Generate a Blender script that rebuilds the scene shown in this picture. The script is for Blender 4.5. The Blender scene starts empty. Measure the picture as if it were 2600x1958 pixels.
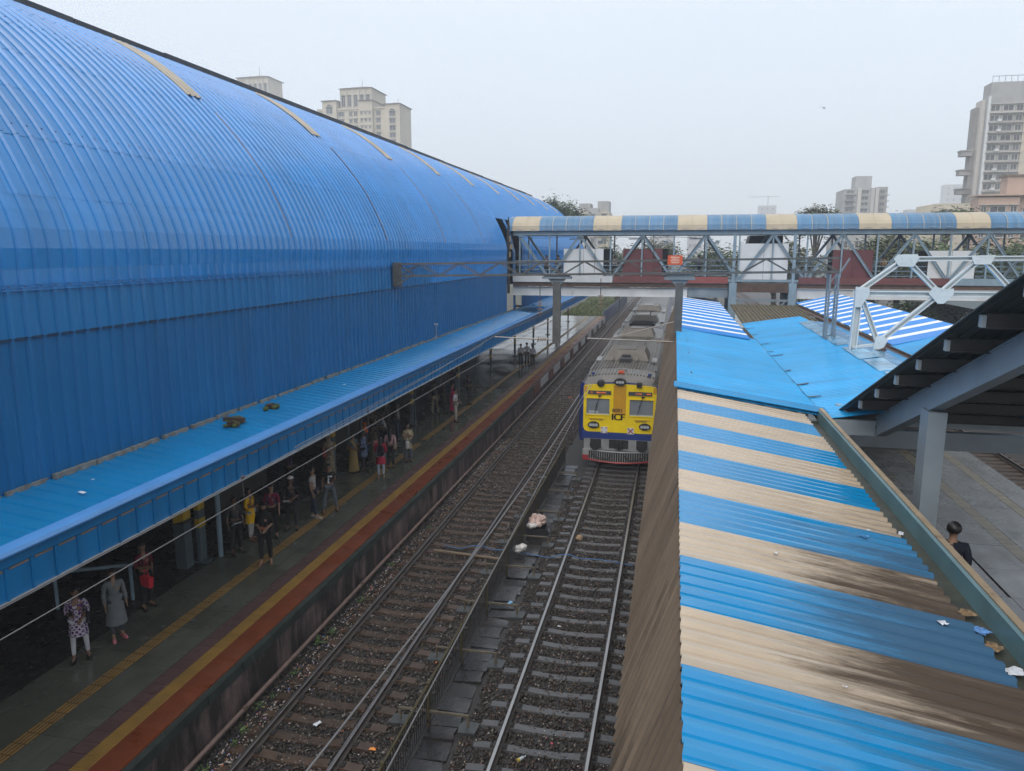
import bpy, bmesh, math, random
import numpy as np
from mathutils import Vector, Matrix
random.seed(7); RNG = np.random.default_rng(7)
scene = bpy.context.scene
COL = scene.collection

# ---------------------------------------------------------------- camera, sky, sun, exposure
cam_d = bpy.data.cameras.new('camera'); cam = bpy.data.objects.new('camera', cam_d); COL.objects.link(cam)
cam_d.sensor_width = 36.0; cam_d.lens = 36.0 * 1900.0 / 2600.0; cam_d.clip_start = 0.1; cam_d.clip_end = 5000
cam.matrix_world = Matrix(((0.97766587, -0.03723141, 0.20684116, 0.0),
                           (0.21016527, 0.17319644, -0.96220245, 0.0),
                           (0.0, 0.98418332, 0.177153, 9.3), (0, 0, 0, 1)))
scene.camera = cam

SUN_EL, SUN_ROT = math.radians(46), math.radians(195)
world = bpy.data.worlds.new('World'); scene.world = world; world.use_nodes = True
wn, wl = world.node_tree.nodes, world.node_tree.links
wn.clear()
w_out = wn.new('ShaderNodeOutputWorld'); bg_sky = wn.new('ShaderNodeBackground'); bg_cloud = wn.new('ShaderNodeBackground')
sky = wn.new('ShaderNodeTexSky'); sky.sky_type = 'NISHITA'; sky.sun_disc = False
sky.sun_elevation = SUN_EL; sky.sun_rotation = SUN_ROT; sky.air_density = 1.0; sky.dust_density = 4.0
wl.new(sky.outputs[0], bg_sky.inputs[0]); bg_sky.inputs[1].default_value = 0.05
# overcast cloud layer: luminance grows from horizon to zenith as under a full cloud deck
tc = wn.new('ShaderNodeTexCoord'); sep = wn.new('ShaderNodeSeparateXYZ'); wl.new(tc.outputs['Generated'], sep.inputs[0])
ramp = wn.new('ShaderNodeValToRGB'); cr = ramp.color_ramp
cr.elements[0].position = 0.0; cr.elements[0].color = (0.585, 0.63, 0.685, 1)
cr.elements[1].position = 1.0; cr.elements[1].color = (0.93, 0.97, 1.0, 1)
e = cr.elements.new(0.12); e.color = (0.625, 0.68, 0.745, 1)
e = cr.elements.new(0.40); e.color = (0.745, 0.795, 0.85, 1)
cn = wn.new('ShaderNodeTexNoise'); cn.inputs['Scale'].default_value = 2.2; cn.inputs['Detail'].default_value = 3
cmix = wn.new('ShaderNodeMix'); cmix.data_type = 'RGBA'; cmix.blend_type = 'MULTIPLY'; cmix.inputs[0].default_value = 0.10
wl.new(tc.outputs['Generated'], cn.inputs['Vector'])
wl.new(sep.outputs['Z'], ramp.inputs[0]); wl.new(ramp.outputs[0], cmix.inputs[6]); wl.new(cn.outputs[0], cmix.inputs[7])
wl.new(cmix.outputs[2], bg_cloud.inputs[0]); bg_cloud.inputs[1].default_value = 1.16
add = wn.new('ShaderNodeAddShader'); wl.new(bg_sky.outputs[0], add.inputs[0]); wl.new(bg_cloud.outputs[0], add.inputs[1])
wl.new(add.outputs[0], w_out.inputs[0])

sun_d = bpy.data.lights.new('sun', 'SUN'); sun_d.energy = 1.15; sun_d.angle = math.radians(50); sun_d.color = (1.0, 0.97, 0.93)
sun = bpy.data.objects.new('sun', sun_d); COL.objects.link(sun)
sun.rotation_euler = (math.radians(90) - SUN_EL, 0, math.radians(180) - SUN_ROT)

vs = scene.view_settings
scene.display_settings.display_device = 'sRGB'; vs.view_transform = 'Standard'; vs.look = 'None'; vs.gamma = 1.0; vs.exposure = 0.04
vs.use_curve_mapping = False
scene.render.engine = 'CYCLES'; cy = scene.cycles
cy.max_bounces = 6; cy.diffuse_bounces = 3; cy.glossy_bounces = 3; cy.transmission_bounces = 3; cy.volume_bounces = 1; cy.transparent_max_bounces = 8
cy.caustics_reflective = False; cy.caustics_refractive = False; cy.sample_clamp_indirect = 4.0
cy.use_denoising = True
try: cy.denoiser = 'OPENIMAGEDENOISE'
except Exception: pass

# ---------------------------------------------------------------- helpers
def tag(o, label=None, cat=None, group=None, kind=None):
    if label: o['label'] = label
    if cat: o['category'] = cat
    if group: o['group'] = group
    if kind: o['kind'] = kind
    return o

def empty(name, loc=(0, 0, 0), rz=0.0, label=None, cat=None, group=None, parent=None):
    o = bpy.data.objects.new(name, None); COL.objects.link(o); o.location = loc; o.rotation_euler = (0, 0, rz)
    o.empty_display_size = 0.2
    if parent: o.parent = parent
    return tag(o, label, cat, group)

def link(name, mesh, parent=None, loc=(0, 0, 0), rot=(0, 0, 0), scale=(1, 1, 1)):
    o = bpy.data.objects.new(name, mesh); COL.objects.link(o)
    o.location = loc; o.rotation_euler = rot; o.scale = scale
    if parent: o.parent = parent
    return o

class MB:
    def __init__(s): s.v = []; s.f = []; s.m = []
    def add(s, vs_, fs_, m=0):
        n = len(s.v); s.v += [tuple(p) for p in vs_]; s.f += [tuple(i + n for i in q) for q in fs_]; s.m += [m] * len(fs_); return s
    def box(s, x0, x1, y0, y1, z0, z1, m=0):
        return s.add([(x0,y0,z0),(x1,y0,z0),(x1,y1,z0),(x0,y1,z0),(x0,y0,z1),(x1,y0,z1),(x1,y1,z1),(x0,y1,z1)],
                     [(0,3,2,1),(4,5,6,7),(0,1,5,4),(1,2,6,5),(2,3,7,6),(3,0,4,7)], m)
    def beam(s, p, q, w, h, m=0, up=(0, 0, 1)):
        p = Vector(p); q = Vector(q); d = (q - p).normalized(); u = Vector(up)
        r = d.cross(u)
        if r.length < 1e-4: r = d.cross(Vector((1, 0, 0)))
        r.normalize(); u = r.cross(d); r = r * (w / 2); u = u * (h / 2)
        return s.add([p-r-u, p+r-u, p+r+u, p-r+u, q-r-u, q+r-u, q+r+u, q-r+u],
                     [(0,3,2,1),(4,5,6,7),(0,1,5,4),(1,2,6,5),(2,3,7,6),(3,0,4,7)][::1], m)
    def ibeam(s, p, q, w, h, t=0.02, m=0, up=(0, 0, 1)):
        p = Vector(p); q = Vector(q); d = (q - p).normalized(); u = Vector(up); r = d.cross(u); r.normalize(); u = r.cross(d)
        s.beam(p + u*(h/2 - t/2), q + u*(h/2 - t/2), w, t, m, u); s.beam(p - u*(h/2 - t/2), q - u*(h/2 - t/2), w, t, m, u)
        return s.beam(p, q, t, h - 2*t, m, u)
    def tube(s, pts, r, n=6, m=0, cap=True):
        pts = [Vector(p) for p in pts]; k = len(pts); rr = r if isinstance(r, (list, tuple)) else [r] * k
        base = len(s.v); ref = None
        for i, p in enumerate(pts):
            d = (pts[min(i+1, k-1)] - pts[max(i-1, 0)]).normalized()
            if ref is None: ref = Vector((0, 0, 1)) if abs(d.z) < 0.9 else Vector((1, 0, 0))
            a = d.cross(ref).normalized(); b = a.cross(d); ref = b
            for j in range(n):
                t = 2 * math.pi * j / n; s.v.append(tuple(p + a * (math.cos(t) * rr[i]) + b * (math.sin(t) * rr[i])))
        for i in range(k - 1):
            for j in range(n):
                a0 = base + i*n + j; a1 = base + i*n + (j+1) % n
                s.f.append((a0, a0 + n, a1 + n, a1)); s.m.append(m)
        if cap:
            s.f.append(tuple(base + j for j in range(n))); s.m.append(m)
            s.f.append(tuple(base + (k-1)*n + n-1-j for j in range(n))); s.m.append(m)
        return s
    def prism(s, poly, axis, c0, c1, m=0):
        n = len(poly)
        def pt(a, b, c): return {'x': (c, a, b), 'y': (a, c, b), 'z': (a, b, c)}[axis]
        vs_ = [pt(a, b, c0) for a, b in poly] + [pt(a, b, c1) for a, b in poly]
        fs_ = [tuple(range(n))[::-1], tuple(range(n, 2*n))] + [(i, (i+1) % n, n + (i+1) % n, n + i) for i in range(n)]
        return s.add(vs_, fs_, m)
    def ell(s, c, r, seg=10, ring=7, m=0):
        if not isinstance(r, (list, tuple)): r = (r, r, r)
        base = len(s.v)
        s.v.append((c[0], c[1], c[2] - r[2]))
        for i in range(1, ring):
            t = math.pi * i / ring
            for j in range(seg):
                a = 2 * math.pi * j / seg
                s.v.append((c[0] + r[0]*math.sin(t)*math.cos(a), c[1] + r[1]*math.sin(t)*math.sin(a), c[2] - r[2]*math.cos(t)))
        s.v.append((c[0], c[1], c[2] + r[2])); top = len(s.v) - 1
        for j in range(seg):
            j1 = (j + 1) % seg
            s.f.append((base, base+1+j1, base+1+j)); s.m.append(m)
            s.f.append((top, base+1+(ring-2)*seg+j, base+1+(ring-2)*seg+j1)); s.m.append(m)
            for i in range(ring - 2):
                a0 = base+1+i*seg
                s.f.append((a0+j, a0+j1, a0+seg+j1, a0+seg+j)); s.m.append(m)
        return s
    def loft(s, rings, m=0, cap=True, closed=True):
        base = len(s.v); n = len(rings[0])
        for r in rings: s.v += [tuple(p) for p in r]
        for i in range(len(rings) - 1):
            for j in range(n if closed else n - 1):
                a0 = base+i*n+j; a1 = base+i*n+(j+1) % n
                s.f.append((a0, a1, a1+n, a0+n)); s.m.append(m)
        if cap and closed:
            s.f.append(tuple(base + n-1-j for j in range(n))); s.m.append(m)
            s.f.append(tuple(base + (len(rings)-1)*n + j for j in range(n))); s.m.append(m)
        return s
    def mesh(s, name, mats, smooth=False):
        me = bpy.data.meshes.new(name); me.from_pydata(s.v, [], s.f)
        for mt in (mats if isinstance(mats, (list, tuple)) else [mats]): me.materials.append(mt)
        if any(s.m): me.polygons.foreach_set('material_index', s.m)
        if smooth: me.polygons.foreach_set('use_smooth', [True] * len(s.f))
        me.update(); return me
    def build(s, name, mats, parent=None, loc=(0, 0, 0), smooth=False, label=None, cat=None, group=None, kind=None, rot=(0, 0, 0)):
        o = link(name, s.mesh(name, mats, smooth), parent, loc, rot); return tag(o, label, cat, group, kind)

# ---------------------------------------------------------------- materials
def mat(name, col, rough=0.5, metal=0.0, spec=0.5, var=0.15, vs_=3.0, rnd=0.0, bump=0.0, bs=40.0, stains=(), coat=0.0, stretch=(1, 1, 1), rvar=0.0, em=None, alpha=None, trans=0.0, local=False):
    m = bpy.data.materials.new(name); m.use_nodes = True; nt = m.node_tree; N, L = nt.nodes, nt.links
    b = N['Principled BSDF']; b.inputs['Roughness'].default_value = rough; b.inputs['Metallic'].default_value = metal
    b.inputs['Specular IOR Level'].default_value = spec; b.inputs['Coat Weight'].default_value = coat; b.inputs['Coat Roughness'].default_value = 0.12
    if trans: b.inputs['Transmission Weight'].default_value = trans
    if local: pos = N.new('ShaderNodeTexCoord').outputs['Object']
    else: pos = N.new('ShaderNodeNewGeometry').outputs['Position']
    def noise(scale, st=(1, 1, 1), detail=4, rgh=0.55):
        mp = N.new('ShaderNodeVectorMath'); mp.operation = 'MULTIPLY'; mp.inputs[1].default_value = st; L.new(pos, mp.inputs[0])
        n = N.new('ShaderNodeTexNoise'); n.inputs['Scale'].default_value = scale; n.inputs['Detail'].default_value = detail; n.inputs['Roughness'].default_value = rgh
        L.new(mp.outputs[0], n.inputs['Vector']); return n.outputs[0]
    rgb = N.new('ShaderNodeRGB'); rgb.outputs[0].default_value = (*col, 1); cur = rgb.outputs[0]
    if var:
        mr = N.new('ShaderNodeMapRange'); mr.inputs[1].default_value = 0.3; mr.inputs[2].default_value = 0.7
        mr.inputs[3].default_value = 1 - var; mr.inputs[4].default_value = 1 + var; L.new(noise(vs_, stretch), mr.inputs[0])
        mx = N.new('ShaderNodeVectorMath'); mx.operation = 'SCALE'; L.new(cur, mx.inputs[0]); L.new(mr.outputs[0], mx.inputs['Scale']); cur = mx.outputs[0]
    if rnd:
        oi = N.new('ShaderNodeObjectInfo'); mr = N.new('ShaderNodeMapRange'); mr.inputs[3].default_value = 1 - rnd; mr.inputs[4].default_value = 1 + rnd
        L.new(oi.outputs['Random'], mr.inputs[0]); mx = N.new('ShaderNodeVectorMath'); mx.operation = 'SCALE'
        L.new(cur, mx.inputs[0]); L.new(mr.outputs[0], mx.inputs['Scale']); cur = mx.outputs[0]
    for st in stains:      # (colour, scale, stretch, lo, hi, amount)
        mr = N.new('ShaderNodeMapRange'); mr.inputs[1].default_value = st[3]; mr.inputs[2].default_value = st[4]; mr.inputs[4].default_value = st[5]
        L.new(noise(st[1], st[2], 6, 0.65), mr.inputs[0]); mx = N.new('ShaderNodeMix'); mx.data_type = 'RGBA'
        L.new(mr.outputs[0], mx.inputs[0]); L.new(cur, mx.inputs[6]); mx.inputs[7].default_value = (*st[0], 1); cur = mx.outputs[2]
    L.new(cur, b.inputs['Base Color'])
    if rvar:
        mr = N.new('ShaderNodeMapRange'); mr.inputs[1].default_value = 0.35; mr.inputs[2].default_value = 0.65
        mr.inputs[3].default_value = max(0.03, rough - rvar); mr.inputs[4].default_value = min(1, rough + rvar); L.new(noise(vs_ * 0.6), mr.inputs[0]); L.new(mr.outputs[0], b.inputs['Roughness'])
    if bump:
        bp = N.new('ShaderNodeBump'); bp.inputs['Strength'].default_value = bump; bp.inputs['Distance'].default_value = 0.02
        L.new(noise(bs, stretch, 5, 0.6), bp.inputs['Height']); L.new(bp.outputs[0], b.inputs['Normal'])
    if em: b.inputs['Emission Color'].default_value = (*em[0], 1); b.inputs['Emission Strength'].default_value = em[1]
    m.diffuse_color = (*col, 1); return m

def lin(r, g, b):
    f = lambda c: (c/255/12.92) if c/255 <= 0.04045 else ((c/255 + 0.055)/1.055) ** 2.4
    return (f(r), f(g), f(b))

def ribsheet(path, w, pitch, rh, rw, flip=False, y0=0.0, lift=0.0, sine=False):
    """ribbed metal sheet: path = [(x, z)...] down or up the slope, ribs follow it, sheet w wide along y"""
    sec = []
    n = max(1, round(w / pitch)); p = w / n
    for k in range(n):
        a = k * p
        if sine: sec += [(a, 0), (a + p/2, rh)]
        else: sec += [(a, 0), (a + p/2 - rw/2, 0), (a + p/2 - rw/4, rh), (a + p/2 + rw/4, rh), (a + p/2 + rw/2, 0)]
    sec.append((w, 0))
    mb = MB(); nn = len(sec)
    for i, (x, z) in enumerate(path):
        x0, z0 = path[max(i-1, 0)]; x1, z1 = path[min(i+1, len(path)-1)]
        tx, tz = x1-x0, z1-z0; l = math.hypot(tx, tz); nx, nz = (-tz/l, tx/l) if not flip else (tz/l, -tx/l)
        lf = lift if not isinstance(lift, tuple) else lift[0] + (lift[1]-lift[0]) * i / (len(path)-1)
        for (y, h) in sec:
            mb.v.append((x + nx*(h+lf), y0 + y, z + nz*(h+lf)))
    for i in range(len(path) - 1):
        for j in range(nn - 1):
            a = i*nn + j; q = (a, a+1, a+nn+1, a+nn)
            mb.f.append(q if flip else q[::-1]); mb.m.append(0)
    return mb

def text_mesh(name, s, size, material, depth=0.004):
    cu = bpy.data.curves.new(name, 'FONT'); cu.body = s; cu.size = size; cu.align_x = 'CENTER'; cu.align_y = 'CENTER'; cu.extrude = depth
    o = bpy.data.objects.new(name, cu); COL.objects.link(o)
    dg = bpy.context.evaluated_depsgraph_get(); me = bpy.data.meshes.new_from_object(o.evaluated_get(dg))
    bpy.data.objects.remove(o); me.materials.clear(); me.materials.append(material); return me
# ---------------------------------------------------------------- shared materials
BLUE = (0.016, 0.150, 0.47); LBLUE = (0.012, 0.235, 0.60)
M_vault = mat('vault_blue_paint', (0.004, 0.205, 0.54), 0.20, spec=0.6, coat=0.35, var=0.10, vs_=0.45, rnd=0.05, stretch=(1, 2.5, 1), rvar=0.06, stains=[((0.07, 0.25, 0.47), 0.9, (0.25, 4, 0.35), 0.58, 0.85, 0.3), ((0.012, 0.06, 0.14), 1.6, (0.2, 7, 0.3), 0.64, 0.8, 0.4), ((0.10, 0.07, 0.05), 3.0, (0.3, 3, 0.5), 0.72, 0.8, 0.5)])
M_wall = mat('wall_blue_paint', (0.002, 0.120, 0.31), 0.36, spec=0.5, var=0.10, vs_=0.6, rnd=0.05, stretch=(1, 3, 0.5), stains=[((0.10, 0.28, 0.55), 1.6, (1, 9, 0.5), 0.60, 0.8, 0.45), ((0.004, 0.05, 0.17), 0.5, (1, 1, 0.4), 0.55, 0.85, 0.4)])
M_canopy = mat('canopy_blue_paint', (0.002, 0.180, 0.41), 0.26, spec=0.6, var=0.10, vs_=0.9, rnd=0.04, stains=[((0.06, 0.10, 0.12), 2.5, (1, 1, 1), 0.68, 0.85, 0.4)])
M_fascia = mat('fascia_blue_paint', (0.003, 0.145, 0.36), 0.32, spec=0.5, var=0.12, vs_=1.5, rnd=0.08, stretch=(1, 3, 0.5))
M_gcap = mat('gutter_cap_highlight_blue', (0.10, 0.30, 0.66), 0.25, spec=0.6, var=0.08, vs_=2.0)  # pale tone puts the highlight along the cap into the colour
M_rustedge = mat('rusty_edge', (0.22, 0.17, 0.15), 0.7, var=0.3, vs_=4.0)
M_skylight = mat('tan_skylight_sheet', (0.40, 0.36, 0.29), 0.45, var=0.12, vs_=1.0, stains=[((0.22, 0.20, 0.17), 1.5, (0.4, 6, 0.4), 0.5, 0.8, 0.6)])
M_dark = mat('dark_steel', (0.035, 0.037, 0.04), 0.6, var=0.25, vs_=2.0)
M_ridgecap = mat('ridge_cap_dark_sheet', (0.045, 0.047, 0.052), 0.6, var=0.35, vs_=1.5)
DIRT = ((0.060, 0.042, 0.030), 0.55, (0.35, 2.6, 1), 0.0, 0.0, 0.0)
def shedmat(name, col, dirt):
    # paint with grime that gathers towards the lower, gutter end of the near bays (a dirt stain with its own shape)
    m = mat(name, col, 0.14, spec=0.6, var=0.07, vs_=1.2, rnd=0.03)
    N, L = m.node_tree.nodes, m.node_tree.links; b = N['Principled BSDF']
    src = b.inputs['Base Color'].links[0].from_socket
    g = N.new('ShaderNodeNewGeometry'); sp = N.new('ShaderNodeSeparateXYZ'); L.new(g.outputs['Position'], sp.inputs[0])
    rx = N.new('ShaderNodeMapRange'); rx.inputs[1].default_value = 0.6; rx.inputs[2].default_value = 2.3; L.new(sp.outputs['X'], rx.inputs[0])
    ry = N.new('ShaderNodeMapRange'); ry.inputs[1].default_value = 10.8; ry.inputs[2].default_value = 6.6; L.new(sp.outputs['Y'], ry.inputs[0])
    ry2 = N.new('ShaderNodeMapRange'); ry2.inputs[1].default_value = 3.6; ry2.inputs[2].default_value = 6.2; ry2.inputs[3].default_value = 0.35; L.new(sp.outputs['Y'], ry2.inputs[0])
    m0 = N.new('ShaderNodeMath'); m0.operation = 'MULTIPLY'; L.new(ry.outputs[0], m0.inputs[0]); L.new(ry2.outputs[0], m0.inputs[1])
    mm = N.new('ShaderNodeMath'); mm.operation = 'MULTIPLY'; L.new(rx.outputs[0], mm.inputs[0]); L.new(m0.outputs[0], mm.inputs[1])
    vm = N.new('ShaderNodeVectorMath'); vm.operation = 'MULTIPLY'; vm.inputs[1].default_value = (0.28, 7.0, 1); L.new(g.outputs['Position'], vm.inputs[0])
    n = N.new('ShaderNodeTexNoise'); n.inputs['Scale'].default_value = 2.4; n.inputs['Detail'].default_value = 10; n.inputs['Roughness'].default_value = 0.78; L.new(vm.outputs[0], n.inputs['Vector'])
    a = N.new('ShaderNodeMath'); nn = N.new('ShaderNodeMath'); nn.operation = 'MULTIPLY_ADD'; nn.inputs[1].default_value = 1.7; nn.inputs[2].default_value = -0.33; L.new(n.outputs[0], nn.inputs[0])
    a.operation = 'MULTIPLY_ADD'; a.inputs[1].default_value = 0.85; L.new(mm.outputs[0], a.inputs[0]); L.new(nn.outputs[0], a.inputs[2])
    r = N.new('ShaderNodeMapRange'); r.inputs[1].default_value = 0.66; r.inputs[2].default_value = 1.10; r.inputs[4].default_value = dirt; L.new(a.outputs[0], r.inputs[0])
    mx = N.new('ShaderNodeMix'); mx.data_type = 'RGBA'; L.new(r.outputs[0], mx.inputs[0]); L.new(src, mx.inputs[6]); mx.inputs[7].default_value = (0.040, 0.023, 0.012, 1)
    # fine streaks along the fall of the sheet
    vm2 = N.new('ShaderNodeVectorMath'); vm2.operation = 'MULTIPLY'; vm2.inputs[1].default_value = (0.5, 14, 1); L.new(g.outputs['Position'], vm2.inputs[0])
    n2 = N.new('ShaderNodeTexNoise'); n2.inputs['Scale'].default_value = 1.6; n2.inputs['Detail'].default_value = 5; L.new(vm2.outputs[0], n2.inputs['Vector'])
    r2 = N.new('ShaderNodeMapRange'); r2.inputs[1].default_value = 0.5; r2.inputs[2].default_value = 0.8; r2.inputs[4].default_value = 0.35; L.new(n2.outputs[0], r2.inputs[0])
    mx2 = N.new('ShaderNodeMix'); mx2.data_type = 'RGBA'; L.new(r2.outputs[0], mx2.inputs[0]); L.new(mx.outputs[2], mx2.inputs[6])
    mx2.inputs[7].default_value = (col[0]*0.5, col[1]*0.5, col[2]*0.5, 1); L.new(mx2.outputs[2], b.inputs['Base Color'])
    rr = N.new('ShaderNodeMapRange'); rr.inputs[1].default_value = 0.0; rr.inputs[2].default_value = 0.6; rr.inputs[3].default_value = 0.15; rr.inputs[4].default_value = 0.75; L.new(r.outputs[0], rr.inputs[0]); L.new(rr.outputs[0], b.inputs['Roughness'])
    return m
M_shedblue = shedmat('shed_blue_sheet', (0.002, 0.225, 0.48), 0.62)
M_shedtan = shedmat('shed_tan_sheet', (0.45, 0.368, 0.275), 0.95)
M_lightblue = mat('light_blue_sheet', (0.006, 0.315, 0.64), 0.22, spec=0.6, var=0.10, vs_=0.8, rnd=0.08, stains=[((0.006, 0.14, 0.34), 1.2, (0.12, 9, 1), 0.54, 0.75, 0.5)])
M_newblue = mat('new_blue_sheet', (0.004, 0.235, 0.66), 0.22, spec=0.6, var=0.05, vs_=1.0, rnd=0.02)
M_white_sheet = mat('new_white_sheet', (0.78, 0.80, 0.80), 0.3, var=0.04, vs_=1.0)
M_cladding = mat('tan_cladding_sheet', (0.165, 0.124, 0.088), 0.6, var=0.18, vs_=1.2, rnd=0.10, stretch=(1, 2, 0.5), stains=[((0.030, 0.024, 0.019), 0.9, (1, 3.5, 0.22), 0.56, 0.68, 0.85), ((0.10, 0.075, 0.052), 2.0, (1, 6, 0.3), 0.5, 0.7, 0.5)])
M_tealbeam = mat('gutter_teal_paint', (0.10, 0.19, 0.205), 0.4, var=0.18, vs_=1.5, stains=[((0.17, 0.12, 0.07), 3, (1, 1, 1), 0.62, 0.8, 0.5)])
M_rustrim = mat('rusted_tan_rim', (0.30, 0.23, 0.15), 0.7, var=0.2, vs_=3, stains=[((0.10, 0.05, 0.03), 6, (1, 1, 1), 0.58, 0.7, 0.8)])
M_gutbed = mat('mossy_gutter_bed', (0.045, 0.048, 0.035), 0.5, var=0.3, vs_=4)
M_steel = mat('grey_painted_steel', (0.17, 0.21, 0.24), 0.45, var=0.18, vs_=2.0, stains=[((0.14, 0.08, 0.05), 4, (1, 1, 0.5), 0.66, 0.8, 0.6)])
M_bluesteel = mat('blue_grey_steel', (0.20, 0.28, 0.34), 0.45, var=0.15, vs_=2.0, stains=[((0.12, 0.09, 0.07), 4, (1, 1, 0.5), 0.68, 0.8, 0.5)])
M_whitepaint = mat('weathered_white_steel', (0.52, 0.54, 0.55), 0.5, var=0.10, vs_=1.2, stains=[((0.20, 0.12, 0.07), 2.5, (1, 1, 0.4), 0.64, 0.8, 0.6)])
M_trusswhite = mat('white_truss_paint', (0.60, 0.64, 0.64), 0.42, var=0.08, vs_=2, stains=[((0.28, 0.18, 0.10), 5, (1, 1, 1), 0.66, 0.78, 0.7)])
M_rust = mat('rusty_steel', (0.085, 0.052, 0.038), 0.75, var=0.35, vs_=4, bump=0.2)
M_maroon = mat('maroon_panel_paint', (0.115, 0.030, 0.035), 0.55, var=0.15, vs_=1.5, rnd=0.1)
M_redkerb = mat('red_oxide_kerb', (0.13, 0.042, 0.042), 0.6, var=0.2, vs_=1.5)
M_panelwhite = mat('white_sheet_panel', (0.60, 0.62, 0.63), 0.45, var=0.06, vs_=1.0, stains=[((0.30, 0.26, 0.22), 2, (1, 1, 0.3), 0.62, 0.85, 0.4)])
M_conc = mat('wet_concrete', (0.20, 0.20, 0.195), 0.35, var=0.22, vs_=1.0, rvar=0.2, bump=0.15, bs=30)
M_black = mat('black_paint', (0.018, 0.018, 0.02), 0.45, var=0.2, vs_=3)
M_wire = mat('copper_wire_weathered', (0.20, 0.19, 0.18), 0.4, metal=0.6, var=0.1)
M_insul = mat('porcelain_insulator', (0.28, 0.20, 0.15), 0.3, var=0.1)
M_yellowpost = mat('yellow_black_post', (0.060, 0.046, 0.014), 0.7, var=0.3, vs_=5, stains=[((0.03, 0.025, 0.02), 5, (1, 1, 1), 0.5, 0.65, 0.8)])
# ---------------------------------------------------------------- ground, ballast, platforms
M_ground = mat('damp_earth', (0.075, 0.068, 0.055), 0.8, var=0.3, vs_=0.3, stains=[((0.05, 0.075, 0.025), 0.15, (1, 1, 1), 0.5, 0.6, 0.7)])
MB().add([(-900,-300,-0.5),(900,-300,-0.5),(900,1200,-0.5),(-900,1200,-0.5)], [(0,1,2,3)]).build('ground', M_ground, kind='structure')
M_bed = mat('ballast_bed_stone', (0.030, 0.026, 0.023), 0.55, var=0.45, vs_=22.0, bump=1.0, bs=28, stains=[((0.10, 0.085, 0.07), 35, (1, 1, 1), 0.62, 0.7, 0.5)])
MB().box(-8.6, 0.6, -4, 420, -0.49, -0.235).build('ballast_bed', M_bed, kind='structure')
MB().box(12.3, 24, 4, 420, -0.49, -0.236).build('ballast_bed', M_bed, kind='structure')

def stones(name, n, xr, yr, size, z, skip=None, dens=None):
    xs = RNG.uniform(*xr, n); ys = yr[0] + (yr[1] - yr[0]) * RNG.uniform(0, 1, n) ** (dens or 1.0)
    if skip is not None:
        k = ~skip(xs, ys); xs, ys = xs[k], ys[k]
    n = len(xs); sz = size * RNG.uniform(0.55, 1.35, n)
    base = np.array([(1,0,0),(-1,0,0),(0,1,0),(0,-1,0),(0,0,1),(0,0,-1)], float)
    fs = np.array([(0,2,4),(2,1,4),(1,3,4),(3,0,4),(2,0,5),(1,2,5),(3,1,5),(0,3,5)])
    v = base[None] * RNG.uniform(0.6, 1.2, (n, 6, 1)) * (sz[:, None, None] * np.array([1, 0.8, 0.6])) + RNG.normal(0, 0.15, (n, 6, 3)) * sz[:, None, None]
    a = RNG.uniform(0, 6.28, n); b = RNG.normal(0, 0.6, n); ca, sa, cb, sb = np.cos(a), np.sin(a), np.cos(b), np.sin(b)
    x, y, zz = v[..., 0], v[..., 1], v[..., 2]
    y2 = y * cb[:, None] - zz * sb[:, None]; z2 = y * sb[:, None] + zz * cb[:, None]
    v = np.stack([x * ca[:, None] - y2 * sa[:, None] + xs[:, None], x * sa[:, None] + y2 * ca[:, None] + ys[:, None], z2 + z + RNG.uniform(-0.3, 0.5, n)[:, None] * sz[:, None]], -1)
    me = bpy.data.meshes.new(name); me.vertices.add(n * 6); me.vertices.foreach_set('co', v.reshape(-1).astype(np.float32))
    F = (fs[None] + (np.arange(n) * 6)[:, None, None]).reshape(-1)
    me.loops.add(len(F)); me.loops.foreach_set('vertex_index', F.astype(np.int32))
    me.polygons.add(n * 8); me.polygons.foreach_set('loop_start', np.arange(0, n * 24, 3, dtype=np.int32))
    at_ = me.attributes.new('tone', 'FLOAT', 'POINT'); at_.data.foreach_set('value', np.repeat(RNG.uniform(0, 1, n), 6).astype(np.float32))
    me.update(calc_edges=True); me.validate(); return me

def stonemat(name, stops, rough):
    m = bpy.data.materials.new(name); m.use_nodes = True; N, L = m.node_tree.nodes, m.node_tree.links; b = N['Principled BSDF']
    a = N.new('ShaderNodeAttribute'); a.attribute_name = 'tone'; r = N.new('ShaderNodeValToRGB'); r.color_ramp.interpolation = 'LINEAR'
    el = r.color_ramp.elements; el[0].position, el[0].color = stops[0][0], (*stops[0][1], 1); el[1].position, el[1].color = stops[-1][0], (*stops[-1][1], 1)
    for p, c in stops[1:-1]: q = el.new(p); q.color = (*c, 1)
    L.new(a.outputs['Fac'], r.inputs[0]); L.new(r.outputs[0], b.inputs['Base Color']); b.inputs['Roughness'].default_value = rough; return m
M_stone = stonemat('wet_ballast', [(0, (0.016, 0.012, 0.010)), (0.5, (0.036, 0.027, 0.022)), (0.8, (0.075, 0.050, 0.036)), (0.93, (0.09, 0.075, 0.062)), (1, (0.26, 0.23, 0.20))], 0.32)
def in_slab(x, y): return (x > -4.75) & (x < -3.8)
tag(link('ballast_stones', (lambda me: (me.materials.append(M_stone), me)[1])(stones('ballast_stones', 62000, (-8.45, 0.3), (8.5, 30), 0.040, -0.215, in_slab, 1.25))), 'loose dark wet ballast stones between the rails', 'ballast', kind='stuff')
tag(link('ballast_stones', (lambda me: (me.materials.append(M_stone), me)[1])(stones('ballast_stones', 26000, (-8.45, -3.8), (28, 75), 0.062, -0.215, in_slab, 1.2))), 'loose ballast stones along the left track beyond the train front', 'ballast', kind='stuff')
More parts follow.
